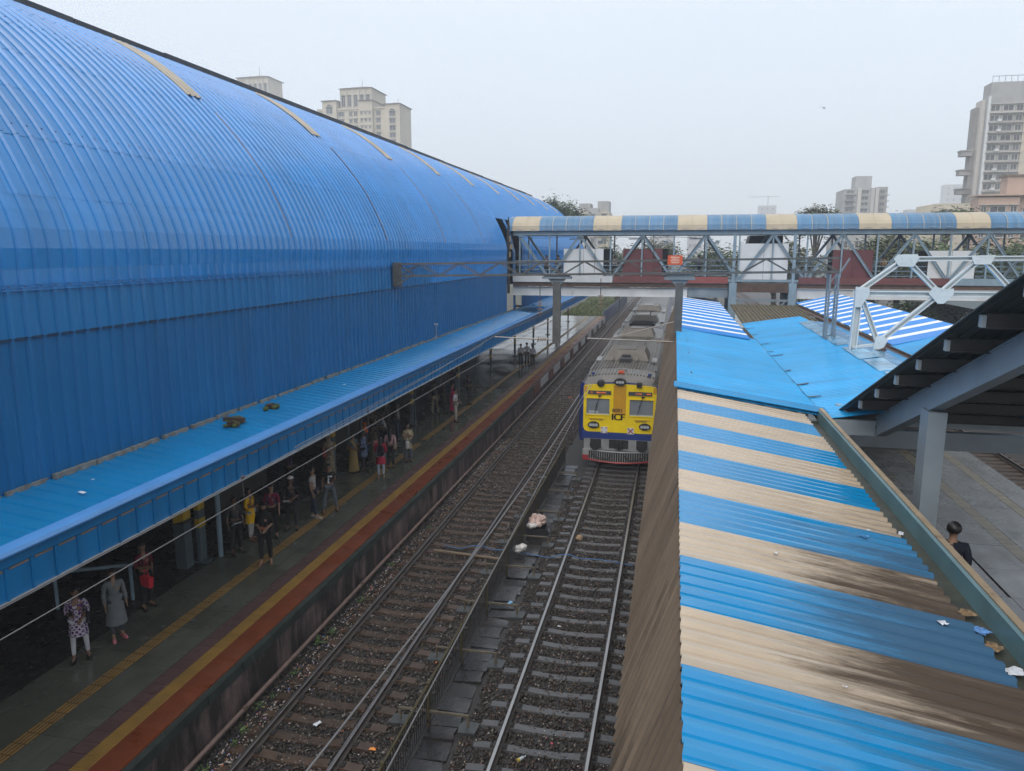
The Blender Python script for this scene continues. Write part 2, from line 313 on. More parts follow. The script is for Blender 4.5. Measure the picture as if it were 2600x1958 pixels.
M_litter = stonemat('litter_scraps', [(0, (0.16, 0.12, 0.085)), (0.3, (0.30, 0.24, 0.17)), (0.55, (0.55, 0.52, 0.48)), (0.7, (0.45, 0.12, 0.06)), (0.78, (0.40, 0.25, 0.06)), (0.86, (0.10, 0.20, 0.42)), (0.93, (0.5, 0.3, 0.3)), (1, (0.75, 0.74, 0.72))], 0.5)
def litter(n, xr, yr, s): 
    me = stones('litter_scraps', n, xr, yr, s, -0.185, in_slab, 1.2); me.materials.append(M_litter); return me
tag(link('litter_scraps', litter(2600, (-8.25, -7.75), (9, 36), 0.026)), 'pale scraps of litter strewn along the foot of the platform wall', 'litter', kind='stuff')
tag(link('litter_scraps', litter(3600, (-7.6, 0.0), (9, 32), 0.019)), 'tiny scraps of litter scattered in the ballast', 'litter', kind='stuff')

# ---- tracks
def rail_mesh(name, y0, y1, mats):
    prof = [(-0.07,-0.165),(0.07,-0.165),(0.07,-0.15),(0.012,-0.13),(0.012,-0.04),(0.036,-0.03),(0.036,-0.004),(0.028,0.0),(-0.028,0.0),(-0.036,-0.004),(-0.036,-0.03),(-0.012,-0.04),(-0.012,-0.13),(-0.07,-0.15)]
    mb = MB(); n = len(prof)
    ys = [y0, y1]; vs_ = [(a, y, b) for y in ys for a, b in prof]
    for i in range(n):
        j = (i + 1) % n; mb.add([vs_[i], vs_[j], vs_[n+j], vs_[n+i]], [(0, 3, 2, 1)], 1 if i in (6, 7, 8) else 0)
    return mb.mesh(name, mats)
M_railside = mat('rusty_rail_side', (0.055, 0.040, 0.033), 0.6, var=0.25, vs_=4)
M_railtop = mat('polished_rail_head', (0.36, 0.35, 0.34), 0.32, metal=0.9, var=0.1, vs_=3)
M_railtopdull = mat('dull_rail_head', (0.24, 0.22, 0.21), 0.30, metal=0.85, var=0.2, vs_=3)
M_slbrown = mat('brown_sleeper', (0.056, 0.033, 0.020), 0.5, var=0.25, vs_=5, rnd=0.18, bump=0.2)
M_slgrey = mat('grey_concrete_sleeper', (0.082, 0.082, 0.084), 0.4, var=0.16, vs_=6, rnd=0.12, bump=0.15, stains=[((0.04, 0.04, 0.042), 5, (1, 1, 1), 0.62, 0.68, 0.6)])
M_clip = mat('rusty_rail_clip', (0.03, 0.026, 0.024), 0.6, var=0.2)
def sleeper_mesh(name, mtl, w=0.25, hl=1.375, prestress=True):
    mb = MB(); t0, t1 = w/2, w/2 - 0.025
    xs = [-hl, -1.05, -0.62, -0.30, 0.30, 0.62, 1.05, hl]; zt = [-0.175, -0.158, -0.168, -0.195, -0.195, -0.168, -0.158, -0.175]
    rings = [[(x, -t0, -0.36), (x, t0, -0.36), (x, t1, z), (x, -t1, z)] for x, z in zip(xs, zt)]
    mb.loft(rings)
    for sx in (-1, 1):
        for d in (-0.115, 0.115):
            x = sx * 0.873 + d; mb.box(x-0.045, x+0.045, -0.07, 0.07, -0.165, -0.125, 1); mb.tube([(x, -0.05, -0.115), (x + 0.03*(1 if d>0 else -1), 0.0, -0.085), (x, 0.05, -0.115)], 0.012, 5, 1)
    return mb.mesh(name, [mtl, M_clip])
def track(xc, y0, y1, ya, pitch, slm, mats, label, nmax=300):
    t = empty('railway_track', (xc, y0, 0), label=label, cat='track', group='railway tracks through the station')
    rm = rail_mesh('rail', 0, y1 - y0, mats)
    for s in (-1, 1): link('rail', rm, t, (s * 0.873, 0, 0))
    y = ya; k = 0; fm = MB()
    while y < y1:
        if k < nmax and y < 110: link('sleeper', slm, t, (random.uniform(-0.02, 0.02), y - y0, random.uniform(-0.012, 0.006)), (0, 0, random.uniform(-0.012, 0.012)))
        else: fm.box(-1.37, 1.37, y-y0-0.12, y-y0+0.12, -0.3, -0.165)
        y += pitch; k += 1
    if fm.v: fm.build('far_sleepers', slm.materials[0], t, kind='stuff')
    return t
sl_b = sleeper_mesh('sleeper', M_slbrown, 0.27); sl_g = sleeper_mesh('sleeper', M_slgrey, 0.23)
track(-6.705, 4, 330, 9.2, 0.592, sl_b, [M_railside, M_railtopdull], 'railway track on brown sleepers beside the orange edged platform')
track(-2.11, 4, 330, 9.4, 0.665, sl_g, [M_railside, M_railtop], 'railway track on grey concrete sleepers with the train standing on it', 150)
track(14.3, 14, 330, 18.2, 0.62, sl_b, [M_railside, M_railtopdull], 'railway track beyond the grey platform past the stair column', 160)

# pipe, cables at platform foot
M_rpipe = mat('brown_rusty_pipe', (0.125, 0.080, 0.066), 0.5, var=0.2, vs_=5)
mb = MB(); mb.tube([(-8.36, 2, -0.02), (-8.36, 40, -0.02), (-8.36, 97, -0.02)], 0.05, 8)
pp = mb.build('water_pipe', M_rpipe, smooth=True, label='long rusty brown pipe along the foot of the platform wall', cat='pipe')
for y in (12.5, 18.5, 24.5, 30.5, 36.5): MB().tube([(-8.36, y, -0.02), (-8.36, y + 0.12, -0.02)], 0.062, 8).build('pipe_joint', M_rust, pp)
mb = MB(); mb.tube([(-8.2 + 0.03*math.sin(k*0.9), 2 + k*1.5, -0.16) for k in range(42)], 0.018, 5); mb.tube([(-8.02 + 0.03*math.sin(k*0.7), 2 + k*1.5, -0.16) for k in range(20)], 0.014, 5)
mb.build('signal_cable', M_black, label='thin black cables lying in the ballast beside the rusty pipe', cat='cable')

# ---- left platform
M_pface = mat('stained_platform_wall', (0.17, 0.115, 0.108), 0.55, var=0.2, vs_=2, bump=0.3, bs=14, stains=[((0.014, 0.014, 0.013), 0.9, (1, 2.2, 0.55), 0.36, 0.56, 0.95), ((0.17, 0.12, 0.115), 1.1, (1, 4, 0.35), 0.60, 0.76, 0.6)])
M_pbase = mat('platform_subfloor', (0.06, 0.06, 0.055), 0.5, var=0.2)
PX = -8.49
plat = MB().box(-26, PX - 0.06, -6, 98, -0.5, 0.862).build('platform', [M_pbase, M_pface], kind='structure')
MB().box(PX - 0.055, PX - 0.03, -6, 98, -0.5, 0.80).build('platform_wall_face', M_pface, plat)
M_cope = mat('mossy_black_coping', (0.022, 0.031, 0.028), 0.5, var=0.3, vs_=3, bump=0.3, bs=20)
mcope = MB().box(PX - 0.12, PX + 0.02, 0, 1.19, 0.66, 0.868).mesh('coping_stone', M_cope)
for k in range(86): link('coping_stone', mcope, plat, (random.uniform(-0.012, 0.012), -4 + k*1.2, random.uniform(-0.006, 0.003)))
WETK = dict(spec=0.5, rvar=0.14)
M_orange = mat('orange_paint_tile', (0.135, 0.033, 0.012), 0.40, var=0.18, vs_=2.0, rnd=0.08, stains=[((0.10, 0.07, 0.05), 9, (1, 1, 1), 0.62, 0.7, 0.5), ((0.04, 0.03, 0.025), 2.2, (2.5, 0.6, 1), 0.60, 0.75, 0.7), ((0.08, 0.05, 0.035), 6, (1, 1, 1), 0.62, 0.75, 0.35)], **WETK)
M_ybase = mat('dark_yellow_base', (0.13, 0.075, 0.018), 0.5, var=0.2, vs_=4, rnd=0.1)  # base between the raised dots, darker than the dots
M_ytile = mat('yellow_dotted_tile', (0.27, 0.150, 0.020), 0.45, var=0.16, vs_=4, rnd=0.10, stains=[((0.08, 0.05, 0.02), 4, (1, 1, 1), 0.60, 0.8, 0.5)])
M_brtile = mat('maroon_brown_tile', (0.070, 0.031, 0.028), 0.40, var=0.15, vs_=4, rnd=0.10, **WETK)
M_slab = mat('grey_green_stone_slab', (0.096, 0.100, 0.078), 0.18, var=0.20, vs_=1.6, rnd=0.14, rvar=0.18, bump=0.08, bs=18, stains=[((0.05, 0.048, 0.04), 0.8, (1, 1, 1), 0.55, 0.75, 0.5)])
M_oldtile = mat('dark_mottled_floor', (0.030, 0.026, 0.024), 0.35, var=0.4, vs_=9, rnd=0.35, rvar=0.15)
M_far_slab = mat('wet_far_paving', (0.10, 0.10, 0.09), 0.10, var=0.15, vs_=0.7, rvar=0.12, bump=0.10, bs=3, stretch=(0.5, 2, 1))
def domed(name, w, l, nx, ny, h, mtl, r=0.32):
    mb = MB().box(0.003, w - 0.003, 0.003, l - 0.003, -0.03, 0.0, 1); px, py = w/nx, l/ny
    for i in range(nx):
        for j in range(ny):
            cx, cy_ = (i+.5)*px, (j+.5)*py; a, b = px*r, px*r*0.6; ay, by = py*r, py*r*0.6
            mb.add([(cx-a,cy_-ay,0),(cx+a,cy_-ay,0),(cx+a,cy_+ay,0),(cx-a,cy_+ay,0),(cx-b,cy_-by,h),(cx+b,cy_-by,h),(cx+b,cy_+by,h),(cx-b,cy_+by,h)], [(4,5,6,7),(0,1,5,4),(1,2,6,5),(2,3,7,6),(3,0,4,7)], 0)
    return mb.mesh(name, mtl)
def barred(name, w, l, nb, h, mtl):
    mb = MB().box(0.003, w - 0.003, 0.003, l - 0.003, -0.03, 0.0, 1); p = w/nb
    for i in range(nb):
        c = (i+.5)*p; mb.add([(c-p*.3,.01,0),(c+p*.3,.01,0),(c+p*.3,l-.01,0),(c-p*.3,l-.01,0),(c-p*.18,.02,h),(c+p*.18,.02,h),(c+p*.18,l-.02,h),(c-p*.18,l-.02,h)], [(4,5,6,7),(0,1,5,4),(1,2,6,5),(2,3,7,6),(3,0,4,7)], 0)
    return mb.mesh(name, mtl)
ZT = 0.897
me_y = domed('dotted_tile', 0.31, 0.30, 6, 6, 0.008, [M_ytile, M_ybase]); me_b = barred('ribbed_tile', 0.35, 0.30, 7, 0.006, [M_brtile, M_brtile]); me_l = barred('guide_tile', 0.30, 0.30, 4, 0.012, [mat('guide_rib_yellow', (0.24, 0.13, 0.02), 0.45, var=0.2, vs_=4, rnd=0.1), mat('guide_base_brown', (0.075, 0.045, 0.016), 0.5, var=0.2)])
y = 8.7; k = 0
while y < 60:
    link('dotted_tile', me_y, plat, (-9.44, y, ZT)); link('ribbed_tile', me_b, plat, (-9.795, y, ZT))
    if not (30.4 < y < 31.0): link('guide_tile', me_l, plat, (-10.95, y, ZT + 0.002))
    y += 0.30; k += 1
mb = MB().box(-9.44, -9.13, 60.15, 98, 0.86, ZT, 0).box(-9.795, -9.445, 60.15, 98, 0.86, ZT, 1).box(-10.95, -10.65, 60.15, 98, 0.86, ZT, 0)
mb.build('far_tactile_strip', [M_ytile, M_brtile], plat)
mo = MB().box(-9.127, PX + 0.01 - 0.13, 0.004, 1.196, 0.86, ZT + 0.003).mesh('orange_edge_slab', M_orange)
for k in range(54): link('orange_edge_slab', mo, plat, (0, -4 + k*1.2, random.uniform(-0.004, 0.002)))
mb = MB().box(-9.127, PX - 0.12, 61, 98, 0.86, ZT, 0)
for k in range(9): mb.box(PX + 0.022, PX + 0.03, 46 + k*6, 48.4 + k*6, 0.2, 0.86, 1)
mb.build('far_edge_strip', [M_orange, mat('red_brown_edge_band', (0.17, 0.055, 0.04), 0.5)], plat)
M_edgewhite = mat('whitewashed_edge_band', (0.50, 0.50, 0.49), 0.5, var=0.15, vs_=2, stains=[((0.15, 0.13, 0.12), 1.5, (1, 1, 0.5), 0.6, 0.75, 0.6)])
for k in range(9): MB().box(PX + 0.018, PX + 0.034, 48.4 + k*5.6, 51.6 + k*5.6, 0.3, 0.87).build('white_edge_band', M_edgewhite, plat)
# stone slabs between the strips and inward
shapes = {}
def slab(x0, x1, y0, y1, mtl, z=ZT):
    w, l = round(x1-x0, 2), round(y1-y0, 2); key = (w, l, mtl.name)
    if key not in shapes: shapes[key] = MB().box(0.004, w-0.004, 0.004, l-0.004, -0.03, 0).mesh('paving_slab', mtl)
    link('paving_slab', shapes[key], plat, (x0, y0, z + random.uniform(-0.003, 0.001)))
ns = 0
for r, (xa, xb) in enumerate([(-10.645, -10.225), (-10.225, -9.80), (-11.55, -10.955), (-12.15, -11.55)]):
    y = 8.4 + 0.31 * r
    while y < 44:
        l = random.choice((0.9, 1.2, 1.2, 1.5)); slab(xa, xb, y, y + l, M_slab); y += l
mb = MB().box(-10.645, -9.80, 45.2, 98, 0.86, ZT - 0.004).box(-12.15, -10.955, 45.2, 98, 0.86, ZT - 0.004); mb.build('far_paving', M_far_slab, plat)
MB().box(-26, -12.155, 44, 98, 0.86, ZT - 0.006).build('far_paving', M_far_slab, plat)
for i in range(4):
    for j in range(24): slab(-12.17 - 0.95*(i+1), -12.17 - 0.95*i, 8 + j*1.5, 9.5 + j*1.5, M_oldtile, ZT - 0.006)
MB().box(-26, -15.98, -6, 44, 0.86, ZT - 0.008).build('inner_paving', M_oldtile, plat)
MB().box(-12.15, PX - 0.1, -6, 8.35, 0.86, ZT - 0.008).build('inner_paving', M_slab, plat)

# ---- right platform
M_rp = mat('wet_grey_paving', (0.105, 0.108, 0.108), 0.18, var=0.25, vs_=1.0, rnd=0.12, rvar=0.2, bump=0.12, bs=7, stretch=(2.5, 1, 1), stains=[((0.05, 0.05, 0.05), 0.9, (2, 0.7, 1), 0.55, 0.7, 0.5)])
M_rtact = mat('worn_tactile_paving', (0.135, 0.118, 0.085), 0.45, var=0.25, vs_=3, rnd=0.1)
rplat = MB().box(-0.42, 12.5, -6, 120, -0.5, 0.86).build('platform', [M_pface], kind='structure')
def rslab(x0, x1, y0, y1, mtl):
    key = (round(x1-x0, 2), round(y1-y0, 2), mtl.name)
    if key not in shapes: shapes[key] = MB().box(0.006, x1-x0-0.006, 0.006, y1-y0-0.006, -0.03, 0).mesh('paving_slab', mtl)
    link('paving_slab', shapes[key], rplat, (x0, y0, 0.9 + random.uniform(-0.004, 0.002)))
for j in range(16):
    y0 = 14 + j*1.8
    for xa, xb in ((6.0, 7.2), (7.2, 8.4), (8.4, 9.6)):
        if (j, xa) in ((4, 7.2), (3, 7.2)): continue
        rslab(xa, xb, y0, y0 + 1.8, M_rp)
    rslab(10.0, 11.2, y0, y0 + 1.8, M_rp); rslab(11.55, 12.48, y0, y0 + 1.8, M_rp)
for j in range(72): rslab(9.6, 10.0, 14 + j*0.4, 14.4 + j*0.4, M_rtact); rslab(11.2, 11.55, 14 + j*0.4, 14.4 + j*0.4, M_rtact)
MB().box(-0.4, 5.98, -6, 119, 0.86, 0.895).build('paving', M_rp, rplat); MB().box(6.0, 12.48, 42.9, 119, 0.86, 0.895).build('paving', M_rp, rplat)
MB().box(6.02, 12.48, -6, 13.95, 0.86, 0.895).build('paving', M_rp, rplat)
M_puddle = mat('muddy_puddle', (0.022, 0.018, 0.013), 0.06, var=0.2)
MB().box(7.25, 8.35, 19.45, 22.95, 0.866, 0.880).build('muddy_puddle', M_puddle, rplat)
# ---------------------------------------------------------------- big blue vault over the station hall
pts = [(-10.9,9.0),(-10.84,9.35),(-10.88,9.7),(-11.22,10.5),(-11.66,11.39),(-12.2,12.15),(-12.75,12.80),(-13.36,13.44),(-14.08,14.08),(-14.84,14.62),(-15.46,14.98),(-16.0,15.24),(-16.6,15.48),(-17.25,15.70)]
def interp(P, n):
    out = []; d = [0]
    for a, b in zip(P, P[1:]): d.append(d[-1] + math.hypot(b[0]-a[0], b[1]-a[1]))
    tot = d[-1]; PX_ = np.interp(np.linspace(0, tot, n), d, [p[0] for p in P]); PZ_ = np.interp(np.linspace(0, tot, n), d, [p[1] for p in P])
    return list(zip(PX_.tolist(), PZ_.tolist()))
arc = interp(pts, 57)
for _ in range(6): arc = [arc[0]] + [((a[0]+2*b[0]+c[0])/4, (a[1]+2*b[1]+c[1])/4) for a, b, c in zip(arc, arc[1:], arc[2:])] + [arc[-1]]
vault = empty('station_vault_roof', (-10.9, 0, 0.9), label='huge blue ribbed metal barrel roof with tan skylight strips over the station hall', cat='roof')
O = Vector((-10.9, 0, 0.9))
def vlink(name, mesh, loc): o = link(name, mesh, vault, Vector(loc) - O); return o
# rows of sheets up the vault: lower wall, skirt band, then eight laps on the curve
M_wallup = mat('upper_wall_lit_blue', (0.004, 0.150, 0.38), 0.32, var=0.10, vs_=0.6, rnd=0.05, stretch=(1, 3, 0.5), stains=[((0.12, 0.30, 0.52), 1.6, (1, 9, 0.5), 0.58, 0.8, 0.5)])  # lighter copy of the wall blue: sky brightness on this band put into colour
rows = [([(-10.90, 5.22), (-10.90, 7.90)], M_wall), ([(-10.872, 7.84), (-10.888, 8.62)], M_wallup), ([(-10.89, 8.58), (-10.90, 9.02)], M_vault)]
cuts = [0, 8, 15, 22, 29, 36, 43, 50, 56]
for a, b in zip(cuts, cuts[1:]):
    seg = arc[a:b+1]; seg = [seg[0]] + seg[2:-1:2] + [seg[-1]] if len(seg) > 3 else seg
    rows.append((seg, M_vault))
NR = len(rows); W = 1.0
row_mesh = []
for i, (p, m_) in enumerate(rows):
    lift = 0.0 if i < 3 else (0.0035, 0.0)
    # overlap each sheet a little past its upper neighbour
    q = list(p)
    if i > 3:
        dx, dz = q[0][0]-q[1][0], q[0][1]-q[1][1]; l = math.hypot(dx, dz); q[0] = (q[0][0] + dx/l*0.09, q[0][1] + dz/l*0.09)
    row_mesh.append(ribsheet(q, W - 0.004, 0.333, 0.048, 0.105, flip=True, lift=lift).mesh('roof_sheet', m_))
far = [MB() for _ in range(2)]; nparts = 0
sky_y = [20.27, 27.75, 35.35, 43.0, 50.6, 58.2, 65.8, 73.4, 81.0, 88.4]
def hole(y, i):     # the footbridge passes through the wall here
    return 49.4 < y + 0.5 < 53.6 and i <= 4
for k in range(-4, 92):
    y = float(k)
    for i in range(NR):
        if hole(y, i): continue
        if i == 0 and 92 > y > 49: pass
        if 6 <= k < 33:
            o = vlink('wall_sheet' if i == 0 else 'roof_sheet', row_mesh[i], (0, y, 0)); o.location.x += random.uniform(-0.002, 0.002); nparts += 1
        else:
            p, m_ = rows[i]; s_ = ribsheet(p, W, 0.333, 0.048, 0.105, flip=True, y0=y, lift=((0.0035, 0.0) if i > 2 else 0.0))
            far[0 if i else 1].add([(a-O.x, b-O.y, c-O.z) for a, b, c in s_.v], s_.f)
far[0].build('more_roof_sheets', M_vault, vault, kind='stuff'); far[1].build('more_wall_sheets', M_wall, vault, kind='stuff')
# strip of sheet that survives in the opening, and the torn edge beside it
strip = ribsheet([(-10.92, 5.3), (-10.95, 9.2), (-11.3, 10.6), (-11.9, 11.8)], 0.75, 0.25, 0.034, 0.085, flip=True).mesh('wall_sheet_strip', M_vault); vlink('wall_sheet_strip', strip, (0, 51.2, 0))
# roofing screws along the purlin lines
scr = MB()
for i in (2, 5, 8):
    p_ = rows[i][0]; q0, q1 = p_[0], p_[1]; l_ = math.hypot(q1[0]-q0[0], q1[1]-q0[1]); ux, uz = (q1[0]-q0[0])/l_, (q1[1]-q0[1])/l_; nx, nz = uz, -ux
    for k in range(6*3, 34*3):
        yy = k/3 + 0.167; x_, z_ = q0[0] + ux*.12 + nx*.055 - O.x, q0[1] + uz*.12 + nz*.055 - O.z; scr.box(x_-.008, x_+.008, yy-.01, yy+.01, z_-.01, z_+.01)
scr.build('roofing_screws', M_dark, vault, kind='stuff')
# skylights
lo = min(range(57), key=lambda i: abs(arc[i][1] - 13.5)); hi_ = min(range(57), key=lambda i: abs(arc[i][1] - 15.2)); skm = ribsheet(arc[lo:hi_:2], 0.72, 0.24, 0.04, 0.09, flip=True, lift=0.052).mesh('skylight_strip', M_skylight)
for y in sky_y: vlink('skylight_strip', skm, (0, y - 0.72, 0))
# seam lines under each skylight
seam = MB()
for y in sky_y[:4]:
    q = arc[4:lo:3]; seam.tube([(a[0]+0.03-O.x, y + 0.01, a[1]+0.02-O.z) for a in q], 0.012, 4)
seam.build('lap_seam', M_rustedge, vault)
# cross flashings: triple line at the spring
fl = MB()
for z, x in ((8.64, -10.845), (8.69, -10.845), (8.74, -10.845)): fl.box(x-0.012-O.x, x+0.012-O.x, -4, 49, z-0.008-O.z, z+0.008-O.z)
fl.build('flashing_strip', M_vault, vault)
# ridge ventilator edge, the far slope, gables
for k in range(24):
    h = 0.24 + random.uniform(-0.02, 0.03); MB().box(-17.6 - O.x, -17.26 - O.x, 0.02, 3.98, 15.64 - O.z, 15.70 + h - O.z).build('ridge_cap', M_ridgecap, vault, (0, -4 + k*4, 0))
mir = [(-34.9 - x, z) for x, z in arc][::-1][:-1] + [(-24.0, 9.0), (-24.0, 0.9)]
fs = MB(); 
for (a, b) in zip(mir, mir[1:]): fs.add([(a[0]-O.x, -4, a[1]-O.z), (b[0]-O.x, -4, b[1]-O.z), (b[0]-O.x, 92, b[1]-O.z), (a[0]-O.x, 92, a[1]-O.z)], [(0, 1, 2, 3)])
fs.build('far_slope', M_wall, vault)
gp = [(-10.95, 5.2)] + arc + mir + [(-24.0, 5.2)]
for y, nm in ((-4.0, 'gable_wall'), (92.0, 'gable_wall')):
    MB().prism([(x-O.x, z-O.z) for x, z in gp], 'y', y, y + 0.05).build(nm, M_wall, vault)
mbx = MB().box(-10.868 - O.x, -10.855 - O.x, -4, 49.3, 7.80 - O.z, 7.845 - O.z); mbx.build('crease_line', mat('crease_shade_blue', (0.003, 0.035, 0.09), 0.6, var=0.4, vs_=3), vault)  # dark strip painted in for the shade line of the wall crease
# small lamp bracket on the wall
M_galv = mat('galvanised', (0.45, 0.47, 0.48), 0.4, metal=0.4)
br = MB().box(0, 0.12, 0, 0.02, 0, 0.03).tube([(0.1, 0.01, 0.0), (0.1, 0.01, 0.62)], 0.018, 6).box(0.02, 0.18, -0.05, 0.07, 0.6, 0.68)
br.build('vent_pipe', M_galv, vault, Vector((-10.85, 33.2, 5.3)) - O)
# interior back wall keeps the hall dim
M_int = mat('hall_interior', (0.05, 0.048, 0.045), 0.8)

# ---------------------------------------------------------------- blue platform canopy with fascia
can = empty('platform_canopy', (-9.2, 0, 0.9), label='low blue ribbed platform canopy with panelled fascia along the waiting people', cat='canopy')
O2 = Vector((-9.2, 0, 0.9))
cs = ribsheet([(-10.92, 5.24), (-9.32, 5.06)], 0.996, 0.33, 0.03, 0.08, flip=False).mesh('roof_sheet', M_canopy)
for k in range(2, 92): link('roof_sheet', cs, can, Vector((0, k, 0)) - O2)
# junction flashing at the wall foot, broken mortar pieces
M_mortar = mat('grey_mortar_flashing', (0.17, 0.17, 0.155), 0.8, var=0.35, vs_=6)
for k in range(50):
    if True: MB().box(0, 0.05 + random.uniform(0, 0.05), 0.0, random.uniform(0.8, 0.98), 0, 0.05 + random.uniform(0, 0.05)).build('mortar_flashing', M_mortar, can, Vector((-10.88, 2 + k, 5.23)) - O2)
capm = MB().prism([(-9.36, 5.03), (-9.06, 5.03), (-9.05, 5.06), (-9.07, 5.115), (-9.34, 5.115)], 'y', 0.0, 3.0).mesh('gutter_cap', M_gcap)
for k in range(30): link('gutter_cap', capm, can, Vector((0, 2 + k*3.0, 0)) - O2)
lipm = MB().box(-9.17, -9.13, 0, 3.0, 4.86, 5.03).mesh('fascia_lip', M_fascia)
for k in range(30): link('fascia_lip', lipm, can, Vector((0, 2 + k*3.0, 0)) - O2)
fp = MB().box(-9.20, -9.17, 0.006, 0.444, 4.36, 4.84).box(-9.17, -9.145, 0.40, 0.444, 4.36, 4.84).box(-9.169, -9.16, 0.05, 0.38, 4.80, 4.835, 1).mesh('fascia_panel', [M_fascia, M_rustedge])
for k in range(200): link('fascia_panel', fp, can, Vector((random.uniform(-0.006, 0.006), 2 + k*0.45, 0)) - O2)
mb = MB().box(-9.20, -9.10, 2, 92, 4.33, 4.357); mb.v = [(x-O2.x, y, z-O2.z) for x, y, z in mb.v]; mb.build('fascia_trim', M_galv, can)
# steel frame under the canopy
M_hallcol = mat('blue_grey_column', (0.07, 0.10, 0.115), 0.45, var=0.2, vs_=3)
M_hazard = mat('yellow_band', (0.42, 0.27, 0.02), 0.5, var=0.15)
for k, y in enumerate((9.3, 17.2, 25.4, 34.2, 42.4, 50.6, 58.8, 67, 75, 83, 90)):
    c = MB().box(-12.46, -12.34, y-0.13, y+0.13, 0.9, 5.2, 0).box(-12.62, -12.18, y-0.16, y+0.16, 0.9, 0.94, 0).box(-12.47, -12.33, y-0.135, y+0.135, 1.9, 2.15, 1).box(-12.47, -12.33, y-0.135, y+0.135, 2.4, 2.65, 1)
    c.v = [(a-O2.x, b, d-O2.z) for a, b, d in c.v]; c.build('column', [M_hallcol, M_hazard], can)
    r = MB().beam((-12.4, y, 4.95), (-9.25, y, 4.95), 0.08, 0.16); r.v = [(a-O2.x, b, d-O2.z) for a, b, d in r.v]; r.build('rafter', M_dark, can)
pipe = MB().tube([(-12.1, 17.6, 0.9), (-12.1, 17.6, 5.0)], 0.07, 8); pipe.v = [(a-O2.x, b, d-O2.z) for a, b, d in pipe.v]; pipe.build('down_pipe', M_bluesteel, can)
for y in (26.0, 27.2, 33.6, 45): 
    p_ = MB().tube([(-12.0, y, 0.9), (-12.0, y, 5.0)], 0.04, 8); p_.v = [(a-O2.x, b, d-O2.z) for a, b, d in p_.v]; p_.build('down_pipe', M_hallcol, can)
# things inside the hall edge: painted stair wall, rail, kiosks
M_cream = mat('stained_cream_wall', (0.24, 0.22, 0.18), 0.7, var=0.2, vs_=2)
st = empty('stair_side_wall', (-14.3, 12, 0.9), label='cream and maroon painted stair side wall in the dark hall behind the raincoat woman', cat='wall')
MB().prism([(9.0-12, 0.0+.9), (16.2-12, 0.9), (16.2-12, 1.45), (9.0-12, 2.7)], 'x', 0, 0.2).build('cream_wall', M_cream, st)
MB().prism([(9.0-12, 2.702), (16.2-12, 1.452), (16.2-12, 2.6), (9.0-12, 3.9)], 'x', 0.0, 0.2).build('maroon_wall', M_maroon, st)
hr = empty('handrail', (-12.6, 14.8, 0.9), label='grey pipe handrail in the hall behind the platform edge people', cat='handrail')
MB().tube([(0, 0, 0.9), (-2.9, -1.7, 0.95)], 0.045, 8).build('rail', M_bluesteel, hr)
for t_ in (0.02, 0.5, 0.98): MB().tube([(-2.9*t_, -1.7*t_, 0), (-2.9*t_, -1.7*t_, 0.92)], 0.04, 8).build('post', M_bluesteel, hr)
for k, (x, y, w, l, h) in enumerate([(-15.5, 22.5, 2.2, 3.0, 2.4), (-15.2, 31, 2.0, 3.4, 2.5), (-15.8, 40, 2.4, 3.0, 2.4)]):
    kk = empty('kiosk', (x, y, 0.9), label=['dark stall in the hall behind the crowd with dim shelves', 'dark stall in the hall between the steel columns', 'shuttered dark stall deep in the hall'][k], cat='kiosk')
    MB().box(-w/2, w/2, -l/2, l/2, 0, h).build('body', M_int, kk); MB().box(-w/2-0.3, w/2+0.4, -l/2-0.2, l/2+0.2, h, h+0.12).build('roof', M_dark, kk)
    MB().box(w/2, w/2+0.25, -l/2, l/2, 0.9, 0.96).build('counter', M_slbrown, kk)

pl_ = empty('hall_pillar', (-12.62, 16.75, 0.9), label='square pillar with yellow bands and pale blue base at the hall edge', cat='pillar')
MB().box(-.15, .15, -.15, .15, 1.25, 4.2).build('shaft', M_black, pl_); MB().box(-.155, .155, -.155, .155, 0, 1.25).build('painted_base', mat('dull_blue_base', (0.055, 0.08, 0.09), 0.5), pl_)
for z in (1.26, 1.75): MB().prism([(-.157, z), (.157, z + .1), (.157, z + .36), (-.157, z + .26)], 'y', -.16, .16).build('yellow_band', M_hazard, pl_)
ind = empty('train_indicator', (-11.9, 15.6, 3.55), 0.5, 'dark train indicator box with small lit cells hanging by the pillar', 'sign')
MB().box(-.6, .6, -.12, .12, 0, .6).build('case', M_black, ind); M_cell = mat('lit_cell', (.8, .85, .8), 0.4, var=0, em=((.85, 1.0, .9), 1.2)); M_cell2 = mat('lit_cell_amber', (.8, .6, .2), 0.4, var=0, em=((1.0, .7, .2), 1.2))
for k, (x, z) in enumerate(((-.5, .08), (-.2, .06), (.15, .05), (.45, .1), (.45, .32), (-.2, .3), (.1, .45))): MB().box(x-.05, x+.05, -.135, -.121, z, z+.08).build('lit_cell', M_cell2 if k == 0 else M_cell, ind)
